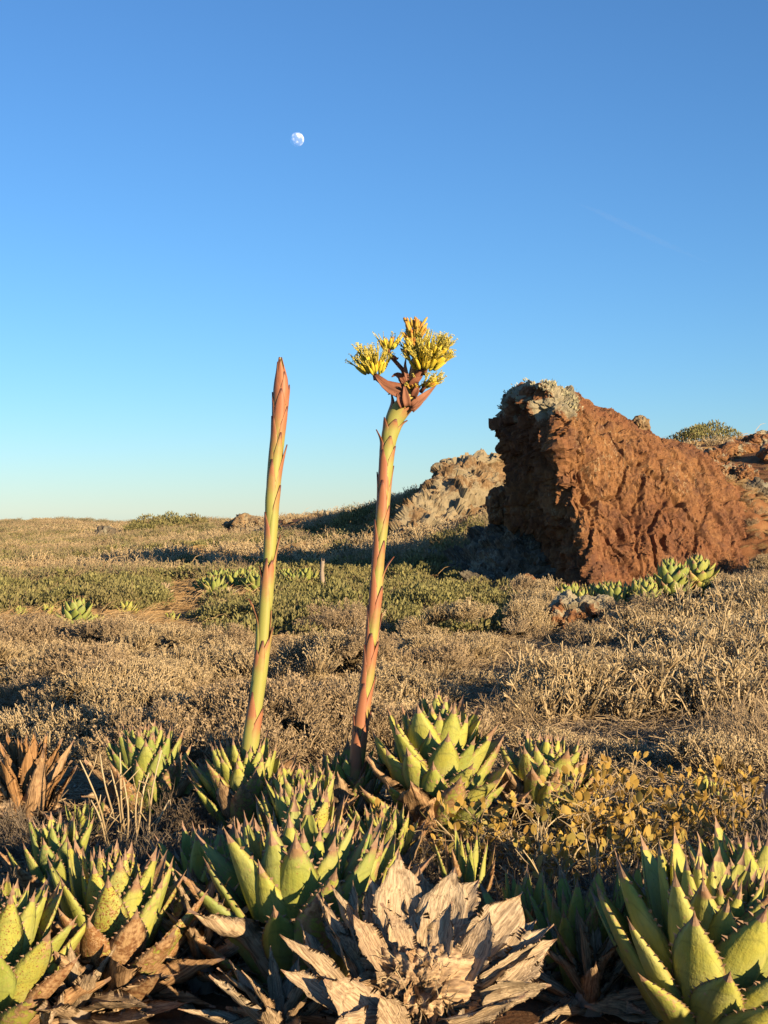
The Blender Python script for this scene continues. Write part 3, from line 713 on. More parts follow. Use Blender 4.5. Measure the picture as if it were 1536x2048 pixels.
P = on_ground(x[kd], y[kd]); P[:, 2] += (.40 + .35 * np.clip(field(P[:, 0], P[:, 1], .6, 106), -.6, .6)) * np.sqrt(np.clip(mo[kd] - .15, 0, 1)) - .08
br = field(P[:, 0], P[:, 1], .4, 107) > .12
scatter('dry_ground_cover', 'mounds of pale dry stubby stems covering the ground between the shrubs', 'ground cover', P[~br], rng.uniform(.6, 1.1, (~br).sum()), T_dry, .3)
scatter('brown_ground_cover', 'mounds of darker brown dry stems between the pale mounds', 'ground cover', P[br], rng.uniform(.6, 1.1, br.sum()), T_brown, .3)
x2, y2 = fan_points(2600, 5, 20, .31, 2); k2 = clear_of(x2, y2)
scatter('twig_litter', 'fine dry twigs littering the bare reddish earth', 'litter', on_ground(x2[k2], y2[k2], .003), rng.uniform(.8, 1.6, k2.sum()), T_litter, .05)
x3, y3 = fan_points(1500, 5, 16, .31, 3)
k3 = (mounds(x3, y3, .85, 100) < .25) | ((pxy(x3, y3) > 1380) & (y3 < 8.6))
scatter('pebbles', 'scattered small pale pebbles on the bare earth', 'pebbles', on_ground(x3[k3], y3[k3], .004), rng.uniform(.8, 1.5, k3.sum()), T_peb, .05)

# ------------------------------------------------------------------ ground cover farther back
def keep(x, y, cond): return on_ground(x[cond], y[cond])
x, y = fan_points(2600, 15.5, 30, .31, 5); k = clear_of(x, y); px = pxy(x, y)
gpatch = ((y > 20.8) & (px < 330) & (field(x, y, .28, 102) > .0)) | ((y > 17) & (px > 420) & (px < 1030) & (field(x, y, .5, 103) > -.45) & ~((px > 395) & (px < 545) & (y > 22.5) & (y < 29.5)))
P = keep(x, y, k & gpatch)
scatter('leafy_ground_cover', 'low carpet of small upright green leaves in patches before the hills', 'ground cover', P, rng.uniform(.7, 1.5, len(P)), T_green)
gr = k & ~gpatch & (y > 17) & ((px < 1040) | (y > 24))
P = keep(x, y, gr)
scatter('dry_grass', 'brown dry grass combed flat by the wind between the shrubs', 'grass', P, rng.uniform(.8, 1.4, len(P)), T_grass, .12, rng.normal(.4, .5, len(P)))
x, y = fan_points(1700, 20, 25, .31, 6); px = pxy(x, y); k = clear_of(x, y) & (px > 1000) & (field(x, y, .6, 120) > -.3)
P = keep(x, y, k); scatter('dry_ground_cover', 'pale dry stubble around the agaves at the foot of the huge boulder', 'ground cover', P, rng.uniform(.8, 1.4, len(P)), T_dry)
x, y = fan_points(4200, 16.6, 30, .31, 15); px = pxy(x, y); k = clear_of(x, y) & (((px < 470) & (y < 21.2)) | ((px > 300) & (px < 560) & (y > 21) & (y < 30)) | ((px > 880) & (px < 1080) & (y < 18.5)))
P = keep(x, y, k); scatter('dry_grass', 'long brown grass lying flat around the small agaves on the slope', 'grass', P, rng.uniform(.8, 1.3, len(P)), T_grass, .12, rng.normal(.3, .5, len(P)))
# the brushy plain from 30 m to the far rise
x, y = fan_points(9000, 29, 78, .31, 7); k = clear_of(x, y); px = pxy(x, y); hm = hillmask(x, y)
t = field(x, y, .12, 130) + .4 * field(x, y, .5, 131)
dens = rng.uniform(0, 1, len(x)) > hm * .8
P = keep(x, y, k & dens & (t > .05) & (hm < .3)); scatter('green_brush', 'grey green brush spreading over the middle of the slope', 'brush', P, rng.uniform(1.2, 2.2, len(P)), T_sage + T_green, .15, None, .75)
P = keep(x, y, k & dens & (t <= .05) & (t > -.5)); scatter('dry_grass', 'tan dry grass and stubble over the slope below the ridge', 'grass', P, rng.uniform(1.3, 2.6, len(P)), T_grass + T_dry[:2], .15, rng.normal(.4, .8, len(P)))
x, y = fan_points(6500, 78, 214, .31, 8); t = field(x, y, .05, 140) + .5 * field(x, y, .2, 141)
P = keep(x, y, t > .12); scatter('green_brush', 'dull green brush on the far brown rise', 'brush', P, rng.uniform(2.5, 4.5, len(P)), T_sage, .1, None, .55)
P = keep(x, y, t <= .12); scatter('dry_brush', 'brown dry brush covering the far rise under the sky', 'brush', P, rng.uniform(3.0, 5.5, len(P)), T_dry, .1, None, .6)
# grass on the earthy slope beside the boulder
ii = np.where((SN[:, 2] > -.05) & (SV[:, 1] < 30))[0]; ii = rng.choice(ii, 1500); P = SV[ii] + rng.normal(0, .02, (1500, 3)); P = P[field(P[:, 0], P[:, 2] * 2, .9, 150) > -.05]
scatter('dry_grass', 'short rusty dry grass on the bare slope right of the huge boulder', 'grass', P, rng.uniform(.35, .65, len(P)), T_grass + T_brown[:1], .3, rng.uniform(0, 6.28, len(P)))
x, y = fan_points(1500, 30, 46, .31, 9); px = pxy(x, y); k = (px > 1380)
P = keep(x, y, k); scatter('dry_grass', 'sparse dry grass between the rusty rocks of the right hillside', 'grass', P, rng.uniform(.6, 1.0, len(P)), T_grass, .2, rng.uniform(0, 6.28, len(P)))

# ------------------------------------------------------------------ single shrubs
def shrub_mesh(name, kind):
    b = MB()
    if kind in ('twig', 'tangle'):
        for i in range(9):
            a = rng.uniform(0, 6.28); q = rng.uniform(0, .34); twig_clump(b, (math.cos(a) * q, math.sin(a) * q, -.02), .2, rng.uniform(.26, .38), 13, .0032)
    elif kind == 'brush':
        for i in range(12):
            a = rng.uniform(0, 6.28); q = math.sqrt(rng.uniform(0, 1)) * .42; twig_clump(b, (math.cos(a) * q, math.sin(a) * q, -.02), .16, rng.uniform(.36, .54) * (1.1 - q), 7, .0068, 0)
    elif kind == 'dry':
        for i in range(16):
            a = rng.uniform(0, 6.28); q = math.sqrt(rng.uniform(0, 1)) * .36; dry_clump(b, (math.cos(a) * q, math.sin(a) * q, .16 * (1 - (q / .4) ** 2)), .15, .16, 26, .0044)
        twig_clump(b, (0, 0, -.02), .3, .24, 14)
    elif kind == 'green':
        twig_clump(b, (0, 0, 0), .34, .3, 20)
        for i in range(10):
            a = rng.uniform(0, 6.28); q = math.sqrt(rng.uniform(0, 1)) * .38; leaf_mound(b, (math.cos(a) * q, math.sin(a) * q, .2 * (1 - (q / .42) ** 2)), .18, .2, 115, (.032, .058), (.015, .027), m=1)
    elif kind == 'grass':
        for i in range(7):
            grass_tuft(b, (rng.normal(0, .16), rng.normal(0, .16), .02), .13, .5, 80, (1.1, .15), .005)
    mm = {'twig': [M['twig']], 'tangle': [M['twig_shade']], 'brush': [M['dry']], 'dry': [M['dry']], 'green': [M['twig'], M['green']], 'grass': [M['grass']]}[kind]
    return b.mesh(name, mm, False)
SM = {k: [shrub_mesh(k + '_shrub', k) for _ in range(3 if k in ('dry', 'brush', 'twig') else 2)] for k in ('twig', 'tangle', 'brush', 'dry', 'green', 'grass')}
def shrub(name, label, cat, kind, group, spots):
    for i, (px, D, s) in enumerate(spots):
        x = (px - 768) / F * D
        o = link(name, SM[kind][i % len(SM[kind])], loc=(x, D, gz1(x, D) - .02), label=label, cat=cat, group=group)
        o.rotation_euler = (rng.normal(0, .06), rng.normal(0, .06), rng.uniform(0, 6.28) if kind != 'grass' else rng.normal(.3, .5)); o.scale = (s, s, s * rng.uniform(.85, 1.1))
def DD(py): return 4501.0 / (py - 1024)
shrub('dry_shrub', 'rounded dry shrub of bare tan twigs beside the reddish flowering stalk', 'shrub', 'twig', None, [(668, DD(1440), .8)])
shrub('dry_shrub', 'spindly upright pale shrub in the thicket before the lichen-crusted rock', 'shrub', 'brush', 'thicket of upright pale shrubs',
      [(1080, 10.6, 1.04), (1150, 11.0, 1.16), (1225, 10.8, 1.10), (1310, 10.7, 1.22), (1390, 10.9, 1.22), (1470, 10.6, 1.22), (1545, 10.8, 1.22), (1120, 12.4, 0.68), (1210, 12.8, 0.76), (1300, 12.8, 0.79), (1395, 12.6, 1.22), (1485, 12.6, 1.34), (1560, 12.8, 1.34),
       (1380, 14.6, 1.28), (1470, 14.4, 1.34), (1540, 14.8, 1.34), (1330, 15.6, 1.10), (1420, 16.8, 1.22), (1510, 16.8, 1.34)])
shrub('dry_shrub', 'tangled low shrub of fine dry twigs behind the yellow leaved bush', 'shrub', 'twig', 'tangled twig shrubs', [(1500, 8.9, .9), (1430, 9.3, .75), (1545, 9.7, .9), (1010, 10.2, .7)])
shrub('dry_shrub', 'low pale mound of stubby dry stems in front of the green shrubs', 'shrub', 'dry', 'pale dry mounds',
      [(340, 15.8, .95), (420, 15.0, 1.0), (490, 15.6, .9), (400, 13.4, .9), (60, 14.6, .9), (140, 13.2, 1.0), (230, 12.0, .9), (300, 11.2, .95), (60, 11.6, .9), (390, 11.0, .8), (150, 10.2, .9), (350, 9.6, .8), (240, 9.6, .7), (60, 9.8, .9),
       (590, 9.8, .75), (640, 9.3, .75), (560, 10.6, .7), (455, 9.9, .7), (800, 10.4, .85), (850, 11.4, .9), (780, 12.0, .8), (880, 9.7, .8), (950, 12.6, .8), (700, 14.0, .9), (620, 14.6, .9), (850, 15.0, .9), (960, 15.6, .8), (1060, 9.2, .7), (1150, 8.9, .7), (1260, 8.7, .7), (850, 16.6, 1.0), (590, 13.0, .7)])
shrub('leafy_shrub', 'bushy green shrub of small upright leaves in the broad patch behind the stalks', 'shrub', 'green', 'green shrubs behind the stalks',
      [(570, 18.6, 1.1), (640, 18.2, 1.1), (710, 18.6, 1.2), (790, 18.8, 1.1), (600, 20.4, 1.1), (680, 20.6, 1.2), (760, 20.8, 1.2), (840, 20.4, 1.2), (910, 20.8, 1.1), (980, 21.2, 1.0), (700, 23.4, 1.1), (640, 22.8, .9), (780, 23.6, .9), (860, 23.2, .85), (940, 23.0, .85), (470, 19.0, 1.0), (430, 19.6, .9), (1020, 22.2, .9), (520, 19.6, 1.0)])
shrub('leafy_shrub', 'bushy green shrub above the lone agave on the left slope', 'shrub', 'green', 'green shrubs on the left slope',
      [(130, 22.0, 1.0), (190, 21.6, 1.0), (250, 22.0, 1.0), (290, 22.6, 1.0), (20, 22.6, .9), (220, 24.0, 1.1), (150, 24.0, 1.1), (285, 24.6, 1.0)])
shrub('grass_tussock', 'long brown grass tussock swept flat by the wind', 'grass', 'grass', 'wind-swept grass tussocks',
      [(250, 19.4, 1.1), (300, 18.8, 1.1), (210, 19.0, 1.0), (330, 20.4, 1.2), (380, 19.6, 1.0), (480, 17.4, 1.0), (510, 17.0, .9), (360, 23.0, 1.4), (400, 24.0, 1.4), (930, 17.6, 1.1), (990, 17.2, 1.1), (960, 16.4, 1.0), (1020, 16.6, 1.0), (440, 22.0, 1.1)])
shrub('leafy_shrub', 'rounded dull green shrub on the ridge under the left skyline', 'shrub', 'green', 'green shrubs on the ridge', [(300, 72, 2.2), (340, 73, 2.4), (380, 74, 2.2), (270, 70, 1.9), (320, 66, 1.8), (740, 47, 1.6), (700, 46, 1.6), (780, 45, 1.5)])
shrub('dry_shrub', 'dark rounded bush on the skyline above the right hillside', 'shrub', 'green', 'bushes on the right skyline', [(1400, 50, 1.9), (1425, 51, 2.0), (1375, 50, 1.5)])

shrub('dry_shrub', 'tangle of dead twigs coloured dark for the shade between the foreground agaves', 'shrub', 'tangle', 'twig tangles between the foreground agaves',
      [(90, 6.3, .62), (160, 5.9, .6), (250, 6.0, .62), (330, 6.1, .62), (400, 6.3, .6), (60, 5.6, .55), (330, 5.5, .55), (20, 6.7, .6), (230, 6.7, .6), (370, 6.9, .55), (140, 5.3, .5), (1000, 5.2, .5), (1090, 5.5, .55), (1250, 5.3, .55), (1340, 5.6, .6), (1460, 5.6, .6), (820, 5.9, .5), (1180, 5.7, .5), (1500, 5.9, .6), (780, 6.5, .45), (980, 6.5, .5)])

shrub('dry_shrub', 'unseen twiggy shrub added for its shade beyond the weathered stump', 'shrub', 'tangle', 'added shade shrubs beyond the stump', [(1720, 5.4, 1.25), (1800, 5.9, 1.3)])  # unseen shrubs added right of the frame to cast shade into it

# ------------------------------------------------------------------ agave leaves
WT = [0, .08, .2, .34, .48, .6, .72, .82, .9, .95, 1.0]; WW = [.70, .74, .84, .96, 1.0, .92, .70, .43, .19, .07, .010]
def leaf_mesh(name, bend, conc, wide, seed, teeth=10, low=False, dead=False, twist=0.0):
    """unit-length agave leaf along +X; upper face +Z; width about 0.3"""
    r = np.random.default_rng(seed); b_v = []; al = []; ed = []
    ns = 8 if low else (30 if dead else 14)
    ts = np.linspace(0, 1, ns) if dead else np.concatenate([np.linspace(0, .9, ns - 2), [.95, 1.0]])
    sp = [-1, -.5, 0, .5, 1]; lo = [.62, 0, -.62]
    if dead: sp = [-1, -.66, -.33, 0, .33, .66, 1]; lo = [.6, .2, -.2, -.6]
    ph = r.uniform(0, 9)
    for t in ts:
        w = np.interp(t, WT, WW) * .5 * wide
        th = wide * (.20 * (1 - t) ** 1.2 + .055) * min(1, w / (.12 * wide))
        if dead: th *= .16
        zc = bend * t * t - .25 * bend * t
        c = conc * (1 - .35 * t)
        tw = twist * t * t
        for q, s in enumerate(sp + lo):
            w2 = w
            if dead: w2 = (w + .006 * wide) * (1 + abs(s) * (.30 * mnoise.noise((t * 3.5, ph + np.sign(s) * 9, 0)) + .14 * mnoise.noise((t * 10, ph + np.sign(s) * 5, 3))))
            yy, zz = s * w2, c * s * s * w - (th * (1 - s * s) + .0 if q >= len(sp) else 0)
            if dead:
                e = .075 * mnoise.noise((t * 3.2, s * 1.1 + ph, 1)) + .04 * mnoise.noise((t * 8, s * 2.3 + ph, 2)) + .016 * mnoise.noise((t * 4, s * 7 + ph, 7))
                zz += e * min(1, t * 3) * (1 - .6 * t)
            y2, z2 = yy * math.cos(tw) - zz * math.sin(tw), yy * math.sin(tw) + zz * math.cos(tw)
            b_v.append((t, y2, z2 + zc)); al.append(t); ed.append(abs(s) if q < len(sp) else abs(s) * .6)
    m = len(sp) + len(lo); fs = []; mi = []
    for i in range(len(ts) - 1):
        for k in range(m):
            fs.append((i * m + k, (i + 1) * m + k, (i + 1) * m + (k + 1) % m, i * m + (k + 1) % m)); mi.append(1 if (ts[i] >= .9 and not low) else 0)
    fs.append(tuple(range(m))); mi.append(0)
    nb = len(b_v); V = np.array(b_v)
    if not low and teeth:
        for side in (0, len(sp) - 1):
            e = V[[i * m + side for i in range(len(ts))]]
            for k in range(teeth):
                t = .2 + .68 * (k + r.uniform(.1, .9)) / teeth
                p = np.array([np.interp(t, ts, e[:, a]) for a in range(3)]); p2 = np.array([np.interp(t + .022, ts, e[:, a]) for a in range(3)])
                sg = 1 if side else -1; hh = r.uniform(.010, .028)
                tip = (p + p2) / 2 + np.array([r.uniform(-.008, .022), sg * hh, .006])
                n0 = len(b_v); b_v += [tuple(p), tuple(p2), tuple((p + p2) / 2 - np.array([0, sg * .008, .012])), tuple(tip)]
                al += [t] * 4; ed += [1.0] * 4; fs += [(n0, n0 + 1, n0 + 3), (n0 + 1, n0 + 2, n0 + 3), (n0 + 2, n0, n0 + 3)]; mi += [1] * 3
    me = bpy.data.meshes.new(name); me.from_pydata(b_v, [], fs)
    for a, v in (('al', al), ('ed', ed)):
        at = me.attributes.new(a, 'FLOAT', 'POINT'); at.data.foreach_set('value', np.array(v, np.float32))
    me.materials.append(M['dead'] if dead else M['leaf']); me.materials.append(M['tooth'])
    me.polygons.foreach_set('material_index', np.array(mi, np.int32)); me.polygons.foreach_set('use_smooth', np.array([x == 0 for x in mi]))
    me.update(); return me
LEAF = [leaf_mesh('agave_leaf', bd, cc, wd, 30 + i) for i, (bd, cc, wd) in enumerate(((.06, .45, .32), (.12, .6, .30), (.02, .4, .35), (-.05, .5, .31), (.09, .35, .37)))]
LEAF_LOW = [leaf_mesh('agave_leaf', bd, .45, wd, 50 + i, low=True) for i, (bd, wd) in enumerate(((.10, .34), (.04, .38), (.15, .32)))]
LEAF_CUP = [leaf_mesh('agave_leaf', bd, .5, wd, 60 + i, low=True) for i, (bd, wd) in enumerate(((.34, .44), (.26, .50), (.42, .42)))]
LEAF_DEAD = [leaf_mesh('dry_leaf', bd, cc, wd, 70 + i, 3, dead=True, twist=tw) for i, (bd, cc, wd, tw) in enumerate(((.05, .8, .34, .6), (-.12, 1.0, .30, -.7), (.15, .6, .40, .3), (-.2, 1.2, .26, .9), (.02, .85, .42, -.45)))]

def agave(name, label, px, D, n, L, wide=1.0, th0=84, th1=28, h=.22, tilt=(0, 0), brown=.3, spots=.4, tint=.5, dead=0, group=None, low=False, style='green', seed=0, dz=0.0, pw=1.25, droop=-35, dead_len=.8, L0=.62, spread=1.0):
    r = np.random.default_rng(1000 + seed)
    x = (px - 768) / F * D
    root = link(name, None, loc=(x, D, gz1(x, D) + dz - .02), label=label, cat='agave', group=group)
    root.rotation_euler = (R(tilt[0]), R(tilt[1]), r.uniform(0, 6.28) * 0)
    ph = r.uniform(0, 6.28)
    if not low and n > 30: n = int(n * 1.15)
    for i in range(n):
        f = i / (n - 1)
        a = ph + i * 2.39996; th = min(89, th0 + 2) + ((th1 + (9 if not low and style == 'green' else 0)) - th0) * f ** pw + r.normal(0, 4)
        sc = L * (L0 + (1 - L0) * min(1, f * 2.0)) * r.uniform(.88, 1.1)
        rr = (.012 + .055 * f * spread) * L / .38
        isdead = style == 'dead' or (style == 'green' and f > .86 and r.uniform() < brown * .9)
        src = LEAF_DEAD if isdead else (LEAF_CUP if low == 'cup' else LEAF_LOW if low else LEAF)
        o = link('leaf' if not isdead else 'dry_leaf', src[int(r.integers(len(src)))], root)
        o.matrix_basis = Matrix.Rotation(a, 4, 'Z') @ Matrix.Translation((rr, 0, h * (1 - f) * .9)) @ Matrix.Rotation(R(-th), 4, 'Y') @ Matrix.Rotation(r.normal(0, .10), 4, 'X') @ Matrix.Diagonal((sc, sc * wide * .95 * (.7 + .3 * min(1, f * 3)), sc * wide * .95, 1))
        bw = max(0, (f - .45) / .55) * brown * r.uniform(.2, 1.5) + r.uniform(0, .12) * brown
        if style == 'dead': o.color = (min(1, max(0, brown + r.normal(0, .15))), 0, 0, 1)
        else: o.color = (min(1, bw), min(1, spots * r.uniform(0, 1.6)), min(1, max(0, tint + r.normal(0, .22))), 1)
        if isdead and style == 'green': o.color = (r.uniform(.2, .9), 0, 0, 1)
    for i in range(dead):
        a = r.uniform(0, 6.28); sc = L * dead_len * r.uniform(.7, 1.15)
        o = link('dry_leaf', LEAF_DEAD[int(r.integers(len(LEAF_DEAD)))], root); o.color = (r.uniform(.1, .8), 0, 0, 1)
        o.matrix_basis = Matrix.Rotation(a, 4, 'Z') @ Matrix.Translation((.06, 0, r.uniform(.03, .12))) @ Matrix.Rotation(R(-r.uniform(droop, 18)), 4, 'Y') @ Matrix.Rotation(r.normal(0, .4), 4, 'X') @ Matrix.Diagonal((sc, sc * wide, sc, 1))
    b = MB(); b.tube([(0, 0, -.05), (0, 0, h * .5), (0, 0, h * .95)], [.07 * L / .38, .06 * L / .38, .015], 8, 0, True)
    link('stem', b.mesh('stem', [M['wood']]), root)
    return root

agave('agave', 'yellow green agave with brown blotched lower leaves beside the clump of hanging dead leaves', 222, 4.62, 58, .42, 1.0, 86, 24, .28, (3, 2), .66, .7, .8, 8, seed=1)
agave('agave', 'green agave with dried brown basal leaves crowding against the blotched agave', -8, 4.35, 50, .39, 1.0, 86, 22, .26, (2, 3), .5, .5, .7, 7, seed=2)
agave('agave', 'large dark green agave rising behind the withered grey rosette', 600, 4.78, 54, .54, 1.05, 87, 34, .20, (2, -3), .25, .25, .5, 8, seed=3)
agave('agave', 'dappled agave with red spined tips crowded behind the large dark green agave', 600, 5.75, 56, .38, 1.05, 86, 42, .28, (3, 0), .45, .5, .5, 5, seed=4)
A_green = agave('agave', 'bright green agave sending up the tall closed green stalk', 492, 7.0, 58, .42, .92, 86, 34, .20, (0, 0), .25, .2, .7, 6, seed=5)
A_red = agave('agave', 'slender-leaved agave bearing the reddish stalk with yellow flowers', 690, 7.05, 38, .38, .8, 84, 48, .14, (0, 0), .25, .2, .4, 4, seed=6)
agave('agave', 'tall column-like agave with stacked broad leaves right of the flowering stalk', 868, 6.85, 70, .48, 1.2, 87, 26, .50, (2, 2), .22, .4, .7, 5, seed=7, pw=1.0)
agave('agave', 'broad-leaved agave half buried in the yellow leaved bush', 1090, 7.1, 58, .40, 1.3, 86, 36, .26, (0, 3), .35, .5, .8, 4, seed=8)
agave('agave', 'big lush yellow green agave with toothed leaves next to the withered grey rosette', 1400, 4.28, 58, .50, 1.1, 86, 22, .22, (4, 12), .12, .25, .95, 6, seed=9)
agave('agave', 'small narrow-leaved agave in the shade of the withered grey rosette', 1152, 4.75, 26, .36, .6, 86, 48, .10, (0, 0), .25, .2, .45, 5, seed=10)
agave('agave', 'thin upright agave leaves standing between the withered rosette and the dry bush', 935, 5.55, 20, .32, .5, 86, 58, .12, (0, 0), .4, .2, .5, 3, seed=11)
agave('agave', 'shaded dull green agave behind the pale bare twigs', 296, 7.35, 54, .40, 1.0, 86, 38, .26, (0, 0), .3, .3, .25, 8, seed=12)
agave('agave', 'dead rusty brown agave with upright shrivelled leaves', 55, 7.1, 36, .42, .7, 88, 58, .20, (0, 3), .95, 0, 0, 8, style='dead', seed=13)
agave('agave', 'small green agave pup below the dead rusty brown agave', 165, 6.7, 20, .24, .7, 80, 30, .08, (0, 0), .3, .2, .5, 4, seed=14)
agave('agave', 'tiny agave pup with bare upright leaves on the pebbles behind the yellow leaved bush', 1408, 7.75, 8, .17, .8, 86, 55, .05, (0, 0), .1, .1, .8, 0, seed=15)
agave('agave', 'two-leaved agave pup at the edge of the yellow leaved bush', 1448, 7.6, 6, .16, .8, 80, 50, .05, (0, 0), .1, .1, .75, 0, seed=16)
agave('agave', 'young green agave beneath the thick reddish stalk', 745, 6.4, 18, .26, .8, 82, 35, .10, (0, 0), .3, .3, .5, 3, seed=17)
agave('agave', 'dark shaded agave wedged between the large dark green agave and the blotched agave', 425, 5.15, 40, .42, .9, 86, 36, .2, (0, 0), .25, .25, .35, 6, seed=18)
agave('agave', 'short agave with sunlit tips between the large dark green agave and the withered rosette', 712, 5.1, 38, .36, .95, 86, 44, .24, (0, 0), .3, .3, .65, 4, seed=19)
agave('agave', 'low spotted agave at the foot of the reddish flowering stalk', 770, 6.0, 32, .30, .9, 85, 36, .14, (0, 0), .4, .5, .5, 4, seed=20)
agave('agave', 'half-hidden shaded agave behind the blotched agave', 120, 5.6, 34, .34, .9, 84, 34, .18, (0, 0), .4, .3, .3, 6, seed=21)
agave('agave', 'slim upright agave in deep shade before the lush yellow green agave', 1262, 4.75, 26, .38, .7, 87, 52, .12, (0, 0), .35, .3, .5, 5, seed=22)
agave('agave', 'agave pressed against the back of the lush yellow green agave', 1500, 4.95, 40, .42, 1.0, 86, 34, .22, (0, 0), .2, .3, .75, 4, seed=23)
agave('agave', 'thin-leaved agave pup between the withered rosette and the small narrow-leaved agave', 1050, 5.0, 20, .30, .6, 86, 46, .10, (0, 0), .3, .2, .45, 4, seed=24)
agave('agave', 'crowded green agave between the two tall stalks', 610, 6.5, 40, .34, .95, 86, 42, .2, (0, 0), .3, .3, .6, 4, seed=25)
# agaves on the slope
lbl = 'agave rosette in the cluster at the foot of the huge boulder'
for k, (px, D, L, lb, tn) in enumerate(((1342, 21.2, .47, 'large round blue green agave at the foot of the huge boulder', .25), (1395, 21.6, .45, 'large round yellow green agave touching its blue green twin below the huge boulder', .6),
        (1280, 20.6, .33, lbl, .45), (1252, 20.9, .29, lbl, .45), (1215, 21.6, .32, lbl, .4), (1178, 21.8, .30, lbl, .45), (1150, 21.6, .31, lbl, .4), (1128, 21.0, .30, lbl, .6), (1295, 20.0, .28, lbl, .6), (1232, 20.4, .33, lbl, .4), (1195, 20.8, .3, lbl, .5), (1165, 20.6, .28, lbl, .55), (1300, 21.2, .34, lbl, .35))):
    agave('agave', lb, px, D, 64 if L > .35 else 36, L * (.86 if L > .35 else .95), 1.25, 86, 0 if L > .35 else 16, .44 if L > .35 else .22, (0, 0), .25, .2, max(0, tn - .2), 3, 'agaves below the huge boulder' if lb == lbl else None, 'cup', seed=30 + k, pw=.95, dz=.08)
agave('agave', 'lone round dark green agave among the pale mounds on the left slope', 148, 18.4, 56, .31, 1.25, 86, 0, .36, (0, 8), .2, .1, .15, 3, None, 'cup', seed=50, pw=.95)
agave('agave', 'small yellow green agave next to the lone round agave', 192, 18.8, 22, .22, 1.1, 82, 30, .12, (0, 0), .1, .1, .8, 0, None, True, seed=51)
agave('agave', 'reddish tipped small agave above the lone round agave', 95, 20.6, 24, .22, 1.1, 82, 25, .12, (0, 0), .7, .3, .6, 0, None, True, seed=52)
agave('agave', 'pale green agave at the lower edge of the left green shrubs', 255, 20.8, 26, .24, 1.2, 82, 25, .14, (0, 0), .15, .1, .7, 0, None, True, seed=53)
for k, (px, D) in enumerate(((344, 19.4), (398, 20.0), (40, 20.4))):
    agave('agave', 'small agave half hidden in brown wind-swept grass', px, D, 20, .2, 1.1, 82, 25, .1, (0, 0), .3, .1, .5, 1, 'agaves hidden in the grass', True, seed=54 + k)
for k, (px, D) in enumerate(((415, 25.4), (432, 26.6), (450, 27.8), (470, 26.2), (480, 27.4), (497, 26.0), (500, 28.0), (520, 26.8), (590, 26.2), (612, 26.8), (575, 27.0), (430, 24.8), (515, 25.4))):
    agave('agave', 'agave in the dense colony by the edge of the boulder shadow', px, D, 30, .36, 1.1, 84, 20, .20, (0, 0), .3, .2, .25, 5, 'agave colony on the slope', True, seed=60 + k)
for k, (px, D, L) in enumerate(((457, 24.0, .28), (527, 26.8, .28), (330, 25.2, .22))):
    agave('agave', 'bleached dead agave with pale straw leaves among the living colony', px, D, 22, L, 1.0, 80, 20, .16, (0, 0), .05, 0, 0, 0, 'bleached dead agaves', True, style='dead', seed=80 + k)

